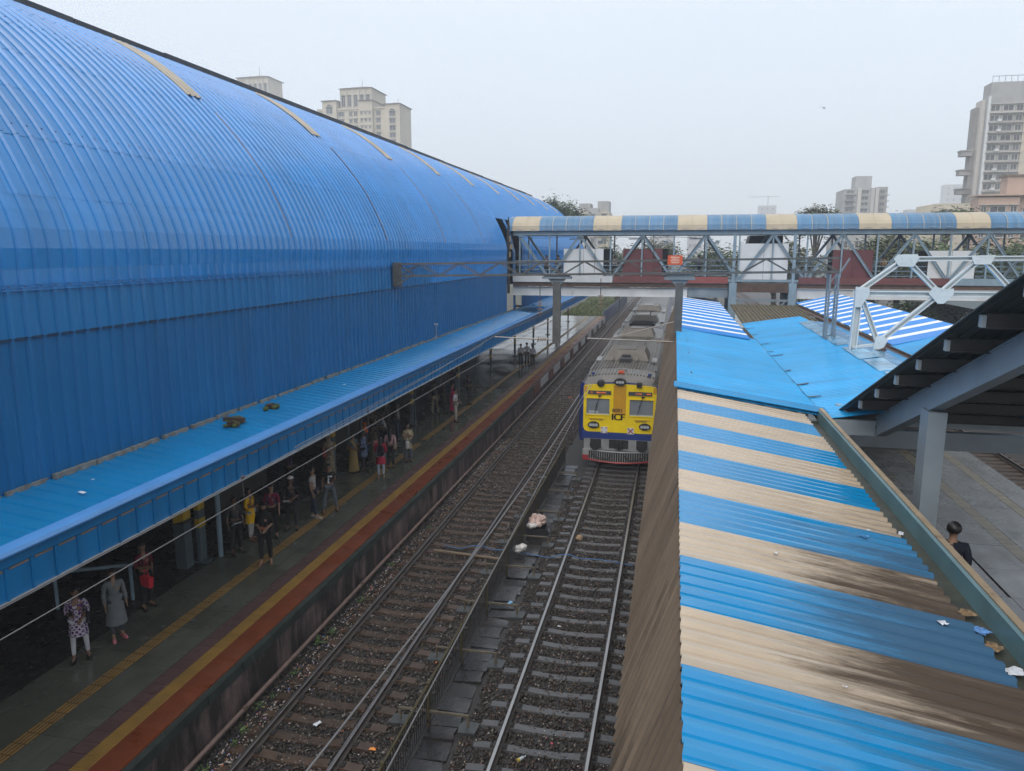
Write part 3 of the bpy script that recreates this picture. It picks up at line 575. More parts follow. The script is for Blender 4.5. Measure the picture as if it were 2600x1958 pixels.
# ---------------------------------------------------------------- right platform shed
shed = empty('platform_shed', (1.0, 10, 0.9), label='shed roof of alternating blue and tan ribbed sheets beside the train', cat='roof', group=None)
O3 = Vector((1.0, 10, 0.9)); RX, RZ, EX, EZ = 0.17, 6.30, 2.78, 5.865; LX, LZ = -0.38, 4.60
def sh(mb): mb.v = [(a-O3.x, b-O3.y, c-O3.z) for a, b, c in mb.v]; return mb
bounds = [1.0, 2.05, 3.1, 4.112, 5.174, 6.124, 7.209, 8.156, 9.292, 10.273, 11.229, 12.254, 13.263, 14.401, 15.353, 16.43]
for i, (a, b) in enumerate(zip(bounds, bounds[1:])):
    tan_ = (i % 2 == 0)          # ..., 15.35-16.43 tan
    if len(bounds) - 2 - i >= 0: tan_ = ((len(bounds) - 2 - i) % 2 == 0)
    up = 0.014 if i % 2 else 0.004
    s_ = ribsheet([(RX - 0.02, RZ), (0.9, RZ - (RZ-EZ)*(0.9-RX)/(EX-RX)), (1.8, RZ - (RZ-EZ)*(1.8-RX)/(EX-RX)), (EX + random.uniform(-0.01, 0.03), EZ)], b - a + 0.03, 0.205, 0.042, 0.10, y0=a, lift=up)
    sh(s_).build('roof_sheet', M_shedtan if tan_ else M_shedblue, shed)
# steep track-side cladding sheets
cm = ribsheet([(RX + 0.02, RZ - 0.05), (LX, LZ)], 0.99, 0.20, 0.045, 0.08, flip=True).mesh('cladding_sheet', M_cladding)
for k in range(46): o = link('cladding_sheet', cm, shed, Vector((0, 1.5 + k, random.uniform(-0.02, 0.02))) - O3)
# ridge sheet edge and purlins, posts (shade the platform below)
for x in (0.4, 1.2, 2.0, 2.7):
    z = RZ - (RZ-EZ)*(x-RX)/(EX-RX) - 0.07; sh(MB().box(x-0.04, x+0.04, 1, 49, z-0.06, z+0.03)).build('purlin', M_dark, shed)
for y in (4, 11, 18, 25, 32, 39, 46): sh(MB().box(1.45, 1.7, y-0.12, y+0.12, 0.9, 5.9)).build('column', M_steel, shed)
# gutter: mossy bed, teal channel wall with rusted rim
gut = empty('roof_gutter', (2.95, 10, 5.8), label='teal painted steel gutter channel with rusted rim along the striped roof', cat='gutter')
MB().box(-0.22, 0.20, -9, 6.4, -0.09, -0.03).build('gutter_bed', M_gutbed, gut)
MB().prism([(0.10, -0.12), (0.10, 0.20), (0.13, 0.23), (0.16, 0.20), (0.16, -0.12)], 'y', -9, 6.4).build('channel_wall', M_tealbeam, gut)
MB().box(0.12, 0.195, -9, 6.4, 0.232, 0.25).build('rim', M_rustrim, gut)
# light blue corrugated bay
z_e2 = 5.86; VX = 3.16
bay = empty('platform_shed', (2.5, 23, 0.9), label='light blue finely corrugated valley roof between the striped sheets and the old truss', cat='roof'); O4 = Vector((2.5, 23, 0.9))
def b4(mb): mb.v = [(a-O4.x, b-O4.y, c-O4.z) for a, b, c in mb.v]; return mb
l1 = ribsheet([(RX - 0.03, 6.36), (1.6, 6.12), (VX, 5.88)], 1.02, 0.17, 0.026, 0.10); l1.v = [(a-O4.x, b, c-O4.z) for a, b, c in l1.v]; l1m = l1.mesh('roof_sheet', M_lightblue)
y = 16.35
while y < 29.4: link('roof_sheet', l1m, bay, (0, y - O4.y, random.uniform(0, 0.015))); y += 1.0
b4(ribsheet([(RX - 0.10, 6.40), (VX + 0.1, 5.93)], 0.62, 0.205, 0.03, 0.10, y0=16.30, lift=0.02)).build('roof_sheet', M_shedblue, bay)
R2X, R2Z = 5.85, 6.26
l2 = ribsheet([(VX + 0.05, 5.86), (4.5, 6.07), (R2X, R2Z)], 1.02, 0.17, 0.026, 0.10); l2.v = [(a-O4.x, b, c-O4.z) for a, b, c in l2.v]; l2m = l2.mesh('roof_sheet', M_lightblue)
y = 16.2
while y < 36.5: link('roof_sheet', l2m, bay, (0, y - O4.y, random.uniform(0, 0.012))); y += 1.0
# ragged valley edge and gutter
vg = MB(); 
b4(vg.box(VX-0.03, VX+0.09, 16, 36, 5.70, 5.80)).build('valley_gutter', M_gutbed, bay)
for k in range(8):
    yy = 18 + k*2.3 + random.uniform(-0.9, 0.9); ll = random.uniform(0.12, 0.5); b4(MB().beam((VX+0.02, yy, 5.91), (VX + ll, yy+random.uniform(-.1,.1), 5.91+ll*.15), 0.05, 0.012)).build('torn_sheet_edge', M_dark, bay)
fm = MB()
for k in range(13): fm.box(0.48, 0.52, 17 + k*0.95, 17.05 + k*0.95, 6.31, 6.335)
b4(fm).build('fixing_bolts', M_dark, bay)
# glassy plastic sheets over the ridge, narrow flashing, second gutter
M_glassy = mat('glossy_pale_blue_sheet', (0.13, 0.33, 0.50), 0.12, spec=0.7, var=0.4, vs_=1.5, bump=0.9, bs=3.5)
for k, (y0, y1) in enumerate(((16.2, 18.4), (18.5, 20.6), (20.8, 22.8), (23.0, 25.6), (26.3, 28.8), (29.0, 31.5), (31.6, 34.5))):
    b4(MB().add([(R2X-0.55, y0, R2Z-0.035), (R2X-0.02, y0, R2Z+0.035+0.02*(k%2)), (R2X+0.6, y0, R2Z-0.05), (R2X-0.5, y1, R2Z-0.02), (R2X, y1, R2Z+0.06), (R2X+0.62, y1, R2Z-0.04)], [(0,1,4,3),(1,2,5,4)])).build('ridge_sheet', M_glassy, bay)
b4(MB().add([(R2X+0.5, 16, R2Z-0.08), (7.15, 16, 6.02), (7.15, 36, 6.02), (R2X+0.5, 36, R2Z-0.08)], [(0, 1, 2, 3)])).build('flashing_sheet', M_lightblue, bay)
b4(MB().box(7.15, 7.42, 16, 48, 5.88, 5.98).box(7.38, 7.42, 16, 48, 5.98, 6.06)).build('valley_gutter', M_rust, bay)
l3 = ribsheet([(7.40, 6.03), (8.6, 6.34), (9.8, 6.62)], 1.02, 0.17, 0.026, 0.10); l3.v = [(a-O4.x, b, c-O4.z) for a, b, c in l3.v]; l3m = l3.mesh('roof_sheet', M_lightblue)
for k in range(10): link('roof_sheet', l3m, bay, (0, 18 + k - O4.y, 0))
b4(MB().box(9.74, 9.80, 16, 48, 5.9, 6.55)).build('edge_fascia', M_dark, bay)
for y in (34, 41): b4(MB().box(6.9, 7.15, y-0.12, y+0.12, 0.9, 5.95)).build('column', M_steel, bay)
# new blue and white striped bays further on
nb = empty('platform_shed', (1.5, 38, 0.9), label='bright blue and white striped roof bay on the train side before the footbridge', cat='roof'); O5 = Vector((1.5, 38, 0.9))
nb2 = empty('platform_shed', (8.5, 34, 0.9), label='bright blue and white striped roof bay behind the old white truss', cat='roof'); O6 = Vector((8.5, 34, 0.9))
y = 29.5; k = 0
while y < 52:
    w = 0.62 if k % 2 else 1.25
    s_ = ribsheet([(RX - 0.04, 6.38), (2.9, 5.98)], w + 0.02, 0.2, 0.03, 0.09, y0=y, lift=0.01); s_.v = [(a-O5.x, b-O5.y, c-O5.z) for a, b, c in s_.v]; s_.build('roof_sheet', M_white_sheet if k % 2 else M_newblue, nb); y += w; k += 1
y = 27.9; k = 0
while y < 48.5:
    w = 0.55 if k % 2 else 1.15
    s_ = ribsheet([(7.46, 6.08), (9.9, 6.66)], w + 0.02, 0.2, 0.03, 0.09, y0=y, lift=0.012); s_.v = [(a-O6.x, b-O6.y, c-O6.z) for a, b, c in s_.v]; s_.build('roof_sheet', M_white_sheet if k % 2 else M_newblue, nb2); y += w; k += 1
# mossy old roof between the bridge columns
M_moss = mat('mossy_old_sheet', (0.105, 0.085, 0.045), 0.75, var=0.35, vs_=2, stretch=(5, 0.6, 1), stains=[((0.035, 0.035, 0.025), 2, (5, 0.5, 1), 0.5, 0.7, 0.8)])
old = ribsheet([(3.2, 0), (7.1, 0)], 0.8, 0.2, 0.03, 0.09)
mr = MB().add([(3.3, 36.5, 5.75), (7.1, 36.5, 5.75), (7.1, 47, 6.1), (3.3, 47, 6.1)], [(0, 1, 2, 3)])
for k in range(19): mr.beam((3.4 + k*0.2, 36.5, 5.77), (3.4 + k*0.2, 47, 6.12), 0.08, 0.05)
mr.build('old_roof', M_moss, label='mossy brown corrugated roof between the grey footbridge columns', cat='roof')

# rubbish on the striped roof
M_paper = mat('wet_white_paper', (0.62, 0.64, 0.68), 0.5, var=0.2, vs_=20); M_pblue = mat('blue_wrapper', (0.10, 0.25, 0.55), 0.4, var=0.5, vs_=25); M_leafb = mat('brown_leaf_rubbish', (0.22, 0.14, 0.07), 0.6, var=0.5, vs_=20)
def scrap(x, y, z, s, m_, label, cat='litter', group=None, asp=0.6, tilt=0.0):
    mb = MB(); n = 5
    vs_ = [(s*(i/(n-1)-.5) + random.uniform(-.1,.1)*s, s*asp*(j/(n-1)-.5) + random.uniform(-.1,.1)*s*asp, random.uniform(0, .22)*s*0.6) for j in range(n) for i in range(n)]
    mb.add(vs_, [(j*n+i, j*n+i+1, (j+1)*n+i+1, (j+1)*n+i) for j in range(n-1) for i in range(n-1)])
    o = mb.build(label[1] if isinstance(label, tuple) else 'paper_scrap', m_, loc=(x, y, z), label=label[0] if isinstance(label, tuple) else label, cat=cat, group=group); o.rotation_euler = (0, tilt, random.uniform(0, 3)); return o
rz = lambda x: RZ - (RZ-EZ)*(x-RX)/(EX-RX) + 0.035
scrap(2.30, 9.05, rz(2.30), 0.18, M_pblue, ('crumpled blue and white packet on the blue stripe near the gutter', 'plastic_packet'), tilt=0.16)
scrap(2.42, 9.35, rz(2.42), 0.09, M_paper, 'small white paper scrap beside the blue packet on the roof', tilt=0.16)
scrap(1.15, 7.85, rz(1.15), 0.06, M_paper, 'white scrap in the middle of a blue roof stripe', tilt=0.16)
scrap(2.52, 7.05, rz(2.52), 0.12, M_paper, 'torn white paper on the dirty end of a blue roof stripe', tilt=0.16)
scrap(2.30, 6.25, rz(2.3), 0.16, M_paper, 'long thin white paper strip on the dirty blue roof stripe', asp=0.15, tilt=0.16)
scrap(1.35, 5.45, rz(1.35), 0.06, M_paper, 'crumpled white scrap on the nearest blue roof stripe', tilt=0.16)
scrap(2.9, 9.75, 5.80, 0.10, M_paper, 'little white paper caught in the gutter beside the teal channel')
for i, (y, m_, lb) in enumerate(((7.6, M_leafb, 'brown rotting rubbish heap lying in the gutter'), (7.25, M_pblue, 'blue plastic rubbish caught in the gutter'), (6.95, M_leafb, 'tan leaf rubbish in the gutter beside the blue plastic'), (6.55, M_paper, 'pale paper rubbish wedged in the gutter'))):
    scrap(2.92, y, 5.80, 0.15, m_, (lb, 'gutter_rubbish'), asp=0.9)
# moss clumps on the left canopy
M_mossc = mat('green_moss', (0.055, 0.075, 0.015), 0.9, var=0.4, vs_=20, bump=0.6, bs=40)
for (x, y, s, lb) in ((-10.35, 16.0, 0.30, 'moss covered brick rubble heap on the blue canopy by the wall'), (-10.15, 15.6, 0.16, 'flat mossy slate piece beside the rubble heap on the canopy'), (-10.3, 17.6, 0.2, 'small flat moss clump on the blue canopy sheets')):
    mb = MB()
    for k in range(7): mb.ell((random.uniform(-s, s)*.7, random.uniform(-s, s)*1.1, 0.03), (s*.35, s*.45, 0.03 + s*.22*random.random()), 7, 5)
    for k in range(3): mb.box(*sorted((random.uniform(-s, 0), random.uniform(0, s))), *sorted((random.uniform(-s, 0), random.uniform(0, s))), 0.0, 0.05 + 0.03*k, 1)
    mb.build('moss_clump', [M_mossc, M_slbrown], loc=(x, y, 5.2), label=lb, cat='moss')
for (x, y, s, lb) in ((-9.9, 10.6, 0.14, 'white paper bit on the near canopy sheets'), (-10.3, 11.3, 0.07, 'tiny white bit on the canopy further up from the paper'), (-10.0, 21.5, 0.09, 'white bit on the canopy past the moss clumps')):
    scrap(x, y, 5.17, s, M_paper, lb)

# ---------------------------------------------------------------- covered stair at the right: roof seen from below
M_stairroof = mat('dark_stair_roof_sheet', (0.055, 0.075, 0.078), 0.55, var=0.2, vs_=1.5)
M_stairsteel = mat('grey_stair_steel', (0.27, 0.32, 0.36), 0.42, var=0.12, vs_=1.5, stains=[((0.10, 0.09, 0.08), 3, (1, 1, 1), 0.68, 0.8, 0.5)])
stair = empty('covered_stair', (6, 12, 0.9), label='covered stair with dark sloping roof, grey rafters and square columns at the right', cat='stair'); O7 = Vector((6, 12, 0.9))
def s7(mb): mb.v = [(a-O7.x, b-O7.y, c-O7.z) for a, b, c in mb.v]; return mb
SX0, SX1 = 3.55, 15.0
zr = lambda y: 9.02 - 0.389*(y - 8.9)
s7(MB().add([(SX0, 2.0, zr(2.0)), (SX1, 2.0, zr(2.0)), (SX1, 17.1, zr(17.1)), (SX0, 17.1, zr(17.1)), (SX0, 2.0, zr(2.0)+.02), (SX1, 2.0, zr(2.0)+.02), (SX1, 17.1, zr(17.1)+.02), (SX0, 17.1, zr(17.1)+.02)], [(0,3,2,1),(4,5,6,7),(0,1,5,4),(1,2,6,5),(2,3,7,6),(3,0,4,7)])).build('roof_sheet', M_stairroof, stair)
rb = MB()
for k in range(76): 
    x = SX0 + 0.1 + k*0.15; rb.beam((x, 2.0, zr(2.0)-.012), (x, 17.05, zr(17.05)-.012), 0.05, 0.022)
s7(rb).build('roof_ribs', M_stairroof, stair, kind='stuff')
for k, y in enumerate((16.6, 15.45, 14.35, 13.25, 12.2, 11.1, 10.0, 8.9, 7.8, 6.7, 5.6)):
    s7(MB().box(SX0 + 0.12, SX1, y-0.035, y+0.035, zr(y)-0.20, zr(y)-0.03).box(SX0 + 0.12, SX1, y-0.08, y+0.035, zr(y)-0.215, zr(y)-0.20)).build('purlin', M_dark, stair)
    s7(MB().box(SX0 + 0.07, SX0 + 0.12, y-0.06, y+0.04, zr(y)-0.20, zr(y)-0.05)).build('purlin_end', M_stairsteel, stair)
for x in (4.25, 13.6):
    o = MB().ibeam((x, 3.0, zr(3.0)-0.42), (x, 16.25, zr(16.25)-0.42), 0.20, 0.40, 0.03)
    o.beam((x-0.08, 3.0, zr(3.0)-0.42), (x-0.08, 16.2, zr(16.2)-0.42), 0.01, 0.37); s7(o).build('rafter', M_stairsteel, stair)
    s7(MB().box(x-0.14, x+0.14, 13.0, 13.4, 0.9, zr(13.2)-0.62).box(x-0.15, x+0.15, 12.99, 13.41, 3.2, 3.24)).build('column', M_stairsteel, stair)
s7(MB().box(3.35, 4.15, 16.2, 16.4, 5.55, 5.86)).build('end_beam', M_stairsteel, stair)
for y, z, h in ((17.25, 5.54, 0.42), (17.6, 4.97, 0.40)): s7(MB().box(3.6, 18, y, y+0.2, z, z+h)).build('cross_beam', M_stairsteel, stair)
fl_ = MB()
for k in range(24): fl_.box(2.3, 4.45, 7.8 + k*0.34, 8.16 + k*0.34, 5.33 - k*0.17 - 0.3, 5.33 - k*0.17)
s7(fl_).build('stair_flight', M_dark, stair)
# dim stall with two lit bulbs under the stair
stall = empty('tea_stall', (9.3, 34, 0.9), label='dim tea stall with small lamps under the covered stair', cat='stall')
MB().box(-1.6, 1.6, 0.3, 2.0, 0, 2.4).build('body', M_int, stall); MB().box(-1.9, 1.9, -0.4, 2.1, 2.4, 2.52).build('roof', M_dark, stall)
MB().box(-1.6, 1.6, -0.1, 0.35, 0, 0.95).build('counter', M_int, stall)
MB().box(-1.3, -0.4, -0.09, 0.0, 1.1, 1.5).build('orange_board', mat('orange_board', (0.30, 0.07, 0.02), 0.5), stall); MB().box(0.3, 1.0, -0.09, 0.0, 1.1, 1.6).build('cream_box', M_cream, stall)
M_bulb = mat('lit_bulb', (1, .8, .5), 0.3, var=0, em=((1.0, 0.62, 0.25), 6.0))
for x in (-1.2, 0.15): MB().ell((x, -0.2, 1.65), 0.05, 8, 6).build('bulb', M_bulb, stall)

# ---------------------------------------------------------------- old white truss standing on the shed ridge
tr = empty('steel_truss', (5.55, 25.1, 6.05), label='old riveted white steel truss standing on the light blue roof ridge', cat='truss'); O8 = Vector((5.55, 25.1, 6.05))
def t8(mb): mb.v = [(a-O8.x, b-O8.y, c-O8.z) for a, b, c in mb.v]; return mb
def member(name, a, b, w=0.15, d=0.16):
    mb = MB(); p = Vector((a[0], 25.1, a[1])); q = Vector((b[0], 25.1, b[1])); dr = (q-p).normalized(); n = Vector((-dr.z, 0, dr.x))*(w/2 - 0.02)
    for s in (-1, 1): mb.beam(p + n*s, q + n*s, d, 0.035, 0, n.normalized() if n.length else (0,0,1))
    mb.beam(p - Vector((0, -0.03, 0)), q - Vector((0, -0.03, 0)), 0.02, w - 0.04, 0, n.normalized())
    return t8(mb).build(name, M_trusswhite, tr)
J = dict(foot=(5.54, 5.95), top=(5.62, 8.08), b2=(6.28, 6.48), apex=(6.85, 9.06), mid=(7.90, 8.02), t2=(8.95, 9.10), r=(9.95, 8.03), t3=(10.95, 9.1), r2=(12.0, 8.03), t4=(13.0, 9.1), r3=(14.0, 8.03), b2r=(6.28, 6.48))
member('post', J['foot'], J['top'], 0.22, 0.22)
for a, b in (('b2', 'top'), ('b2', 'mid'), ('top', 'apex'), ('apex', 'mid'), ('mid', 't2'), ('t2', 'r'), ('r', 't3'), ('t3', 'r2'), ('r2', 't4')): member('diagonal', J[a], J[b])
member('bottom_chord', (5.7, 8.0), (14.2, 8.02), 0.17, 0.16); member('top_chord', J['apex'], (14.2, 9.12), 0.15, 0.2); member('foot_tie', (5.54, 6.32), (6.25, 6.42), 0.08, 0.12)
def gusset(c, pts_):
    pl = [(c[0]+x-O8.x, c[1]+z-O8.z) for x, z in pts_]; mb = MB().prism(pl, 'y', -0.12, -0.09); 
    g = mb.build('gusset_plate', M_trusswhite, tr); rv = MB()
    for k in range(10):
        x, z = random.uniform(-.2, .2), random.uniform(-.13, .13); rv.ell((c[0]+x-O8.x, -0.122, c[1]+z-O8.z), 0.017, 6, 4)
    rv.build('rivets', M_trusswhite, g)
gusset(J['apex'], [(-.35,0),(-.25,.13),(.3,.14),(.36,.02),(.22,-.24),(-.2,-.22)]); gusset(J['mid'], [(-.34,0),(-.2,.22),(.1,.14),(.34,.16),(.36,-.02),(.1,-.3),(-.06,-.3)])
gusset(J['top'], [(-.13,.12),(.26,.12),(.28,-.1),(.06,-.5),(-.12,-.5)]); gusset(J['b2'], [(-.14,-.2),(.12,-.2),(.26,.1),(.1,.24),(-.1,.2)]); gusset(J['t2'], [(-.33,.06),(.33,.08),(.22,-.2),(-.22,-.2)])
t8(MB().beam((5.6, 25.1, 5.93), (6.5, 25.1, 6.30), 0.3, 0.12)).build('base_angle', M_rust, tr)
# ---------------------------------------------------------------- overhead line gantry and wires
M_mast = mat('weathered_mast_steel', (0.085, 0.088, 0.085), 0.6, var=0.25, vs_=3)
GY = 28.3
gan = empty('line_gantry', (5.45, GY, 6.1), label='lattice steel overhead line gantry crossing the tracks before the footbridge', cat='gantry'); O9 = Vector((5.45, GY, 6.1))
def g9(mb): mb.v = [(a-O9.x, b-O9.y, c-O9.z) for a, b, c in mb.v]; return mb
X0, X1, ZB, ZT_ = -10.6, 5.6, 8.45, 8.92
slope = lambda x: (x + 10.6) * 0.016
for dy in (-0.22, 0.22):
    for z0, nm in ((ZT_, 'top_chord'), (ZB, 'bottom_chord')):
        g9(MB().beam((X0, GY+dy, z0 - 0.13), (X1, GY+dy, z0 + 0.13), 0.06, 0.07)).build(nm, M_mast, gan)
    n = 20; w = (X1-X0)/n
    for k in range(n):
        xa, xb = X0 + k*w, X0 + (k+1)*w; za = lambda x: -0.13 + 0.26*(x-X0)/(X1-X0)
        p, q = ((xa, ZB), (xb, ZT_)) if k % 2 == 0 else ((xa, ZT_), (xb, ZB))
        g9(MB().beam((p[0], GY+dy, p[1]+za(p[0])), (q[0], GY+dy, q[1]+za(q[0])), 0.02, 0.035)).build('lacing_bar', M_mast, gan)
g9(MB().beam((X0, GY-.22, 8.8), (X0+0.6, GY, 8.35), 0.05, 0.05).beam((X0-0.1, GY-0.25, 7.95), (X0+0.45, GY-.2, 8.3), 0.06, 0.06).box(X0-0.2, X0-0.05, GY-0.3, GY+0.3, 7.9, 8.85)).build('wall_bracket', M_mast, gan)
for dx in (-0.14, 0.14):
    for dy in (-0.22, 0.22): g9(MB().beam((5.45+dx, GY+dy, 6.1), (5.45+dx, GY+dy, 8.5), 0.06, 0.06)).build('leg', M_steel, gan)
lc = MB()
for k in range(6): lc.beam((5.31, GY-.22, 6.2 + k*.4), (5.59, GY-.22, 6.6 + k*.4), 0.015, 0.03)
lc.beam((5.31, GY, 8.4), (5.0, GY, 8.75), 0.05, 0.05).beam((5.59, GY, 8.4), (5.95, GY, 9.05), 0.05, 0.05); g9(lc).build('leg_lacing', M_steel, gan)
def drop(xc, zb, arm, label):
    d = empty('drop_post', (xc, GY - 0.05, 8.4), label=label, cat='drop post', group=None)
    MB().box(-0.14, 0.14, -0.13, 0.13, zb - 8.4, -0.25).build('post', M_mast, d)
    MB().box(-0.55, 0.55, -0.2, 0.2, -0.14, -0.06).box(-0.5, 0.5, -0.12, 0.12, -0.06, 0.06).prism([(-0.32, -0.15), (0.32, -0.15), (0.14, -0.36), (-0.14, -0.36)], 'y', -0.12, 0.12).build('hanger', M_steel, d)
    sgn, ln, za = arm; z = za - 8.4
    MB().tube([(sgn*0.14, -0.1, z), (sgn*(0.14+ln), -0.1, z + 0.06)], 0.028, 6).tube([(sgn*0.14, -0.1, z+0.75), (sgn*ln*0.75, -0.1, z + 0.1)], 0.02, 6).build('bracket_arm', M_wire, d)
    ins = MB()
    for k in range(5): ins.tube([(sgn*(0.32+k*0.09), -0.1, z+0.01), (sgn*(0.35+k*0.09), -0.1, z+0.012)], 0.10 if k == 4 else 0.075, 10)
    ins.build('insulator', M_insul, d)
drop(-4.33, 5.80, (-1, 2.25, 5.95), 'drop post hanging between the tracks with bracket arm over the left track')
drop(0.19, 5.2, (-1, 3.2, 5.98), 'drop post with bracket arm over the train beside the striped roof')
# red warning board
M_sign = mat('orange_red_sign', (0.62, 0.10, 0.035), 0.5, var=0.08); M_signtx = mat('sign_lettering', (0.75, 0.6, 0.5), 0.5)
sg = MB().box(-0.26, 0.26, -0.02, 0.0, -0.17, 0.17).build('warning_sign', M_sign, loc=(0.0, GY-0.32, 8.97), label='small orange red warning board fixed on the line gantry', cat='sign')
for k in range(4): MB().box(-0.16 + 0.03*(k % 2), 0.16 - 0.02*(k % 2), -0.024, -0.0205, 0.09 - k*0.065, 0.115 - k*0.065).build('text_line', M_signtx, sg)
# hanging string insulators from the footbridge
for x, y, zt, lb in ((-8.2, 46.5, 7.2, 'brown stacked insulator hanging by the vault wall'), (-4.5, 47.5, 7.6, 'dark stacked insulator hanging over the tracks in front of the footbridge')):
    i_ = empty('string_insulator', (x, y, zt), label=lb, cat='insulator'); MB().tube([(0, 0, 0), (0.0, 0, -1.0)], 0.03, 6).build('rod', M_dark, i_)
    mb = MB()
    for k in range(4): mb.tube([(0, 0, -1.05 - k*0.22), (0, 0, -1.10 - k*0.22)], 0.16, 10)
    mb.tube([(0, 0, -1.0), (0, 0, -1.95)], 0.03, 6); mb.build('discs', M_insul, i_)
# wires
def wire(pts_, r, label, sag=0.0):
    P = []
    for a, b in zip(pts_, pts_[1:]):
        for k in range(12):
            t = k/12; P.append((a[0]+(b[0]-a[0])*t, a[1]+(b[1]-a[1])*t, a[2]+(b[2]-a[2])*t - sag*4*t*(1-t)))
    P.append(pts_[-1]); return MB().tube(P, r, 5).build('overhead_wire', M_wire, smooth=True, label=label, cat='wire')
wire([(-6.72, 0, 5.30), (-6.55, GY, 5.46), (-6.85, 62, 5.5), (-6.6, 100, 5.5)], 0.0085, 'contact wire strung over the left track past the waiting people')
w2 = wire([(-6.7, -2, 5.72), (-6.6, GY, 6.15), (-6.7, 62, 6.3), (-6.7, 100, 6.3)], 0.0095, 'upper catenary wire over the left track crossing the blue fascia', 0.20)
wire([(-1.95, 2, 5.42), (-2.3, GY, 5.55), (-2.0, 62, 5.55), (-2.2, 110, 5.5)], 0.0085, 'contact wire over the train track running down to the train')
wire([(-2.1, 2, 6.28), (-2.1, GY, 6.3), (-2.1, 62, 6.4), (-2.1, 110, 6.4)], 0.0095, 'upper catenary wire over the train track', 0.55)
wire([(-10.2, 45, 5.9), (-6.7, 26, 5.95), (-6.6, 12, 5.8)], 0.007, 'thin stay wire slanting from the vault wall over the canopy')
for y in (10.4, 15.5, 21.0, 25.5):
    MB().tube([(-6.66, y, 5.40), (-6.68, y, 5.95 - 0.2*math.sin(math.pi*y/GY)*0.9 + y*0.006)], 0.004, 4).build('dropper', M_wire, w2)
    MB().ell((-6.66, y, 5.72), (0.02, 0.05, 0.025), 6, 5).build('clamp', M_rust, w2)

# ---------------------------------------------------------------- fence, drain slabs, braces between the tracks
fen = empty('track_fence', (-4.57, 9, -0.15), label='black barred fence with yellow posts between the two tracks', cat='fence')
bar = MB().box(-0.008, 0.008, -0.008, 0.008, 0.06, 0.78).mesh('bar', M_black); post = MB().box(-0.03, 0.03, -0.03, 0.03, -0.3, 0.84).box(-0.035, 0.035, -0.035, 0.035, 0.82, 0.86).mesh('post', M_yellowpost)
py0, pp_ = 1.72, 2.44
for k in range(-1, 10):
    y = py0 + k*pp_; link('post', post, fen, (0, y, 0))
    if k < 9:
        MB().box(-0.012, 0.012, 0.03, pp_-0.03, 0.02, 0.05).build('bottom_rail', M_black, fen, (0, y, 0)); 
        MB().box(-0.02, 0.02, 0.03, pp_-0.03, 0.785, 0.825).build('top_rail', M_yellowpost, fen, (0, y, 0))
        for j in range(1, 20): link('bar', bar, fen, (0, y + j*pp_/20, 0))
M_drain = mat('wet_black_slab', (0.022, 0.021, 0.021), 0.26, var=0.35, vs_=3, rnd=0.3, rvar=0.18, bump=0.3, bs=12, stains=[((0.042, 0.030, 0.029), 2, (1, 1, 1), 0.5, 0.65, 0.7)])
drain = empty('drain_cover', (-4.2, 9, -0.2), label='row of broken dark wet concrete slabs covering the drain beside the fence', cat='drain')
MB().box(-0.38, 0.36, -1, 24, -0.25, -0.12).build('drain_bed', M_gutbed, drain)
y = -0.3; k = 0
while y < 23:
    l = random.uniform(0.42, 0.62); c = random.random(); w1 = random.uniform(0.26, 0.36)
    if 12.9 < y < 13.8 or random.random() < 0.04: y += l; continue
    poly = [(-0.33, 0.01), (w1, 0.01 + random.uniform(0, .03)), (w1 + random.uniform(-.05, .02), l*0.5), (w1 + random.uniform(-.1, .0)*c, l-0.015), (-0.33, l-0.012 - random.uniform(0, .02))]
    o = MB().prism(poly, 'z', -0.06, 0.02).build('drain_slab', M_drain, drain, (0, y, random.uniform(-0.02, 0.02))); o.rotation_euler = (random.uniform(-.05, .05), random.uniform(-.06, .06), random.uniform(-.04, .04)); y += l; k += 1
M_brace = mat('brown_brace_steel', (0.10, 0.082, 0.055), 0.55, var=0.3, vs_=4)
M_block = mat('dark_concrete_block', (0.045, 0.05, 0.05), 0.4, var=0.25, vs_=6, bump=0.3, bs=20)
for k in range(9):
    y = 9 + py0 + k*pp_ - 0.02
    b_ = empty('fence_brace', (-4.57, y, -0.15), label='L-shaped fence brace on small concrete footings crossing the drain slabs', cat='brace', group='fence braces along the drain')
    MB().box(0.03, 0.86, -0.025, 0.025, 0.22, 0.26).build('arm', M_brace, b_); MB().box(0.81, 0.86, -0.02, 0.02, -0.05, 0.22).build('leg', M_brace, b_)
    MB().prism([(0.68, -0.22), (1.02, -0.18), (1.05, 0.16), (0.74, 0.2), (0.64, 0.05)], 'z', -0.22, -0.0).build('footing', M_block, b_)
    MB().box(-0.62, -0.03, -0.025, 0.025, 0.22, 0.255).build('arm', M_brace, b_); MB().box(-0.62, -0.58, -0.02, 0.02, -0.05, 0.22).build('leg', M_brace, b_); MB().prism([(-0.80, -0.18), (-0.45, -0.16), (-0.44, 0.16), (-0.78, 0.14)], 'z', -0.22, -0.01).build('footing', M_block, b_)
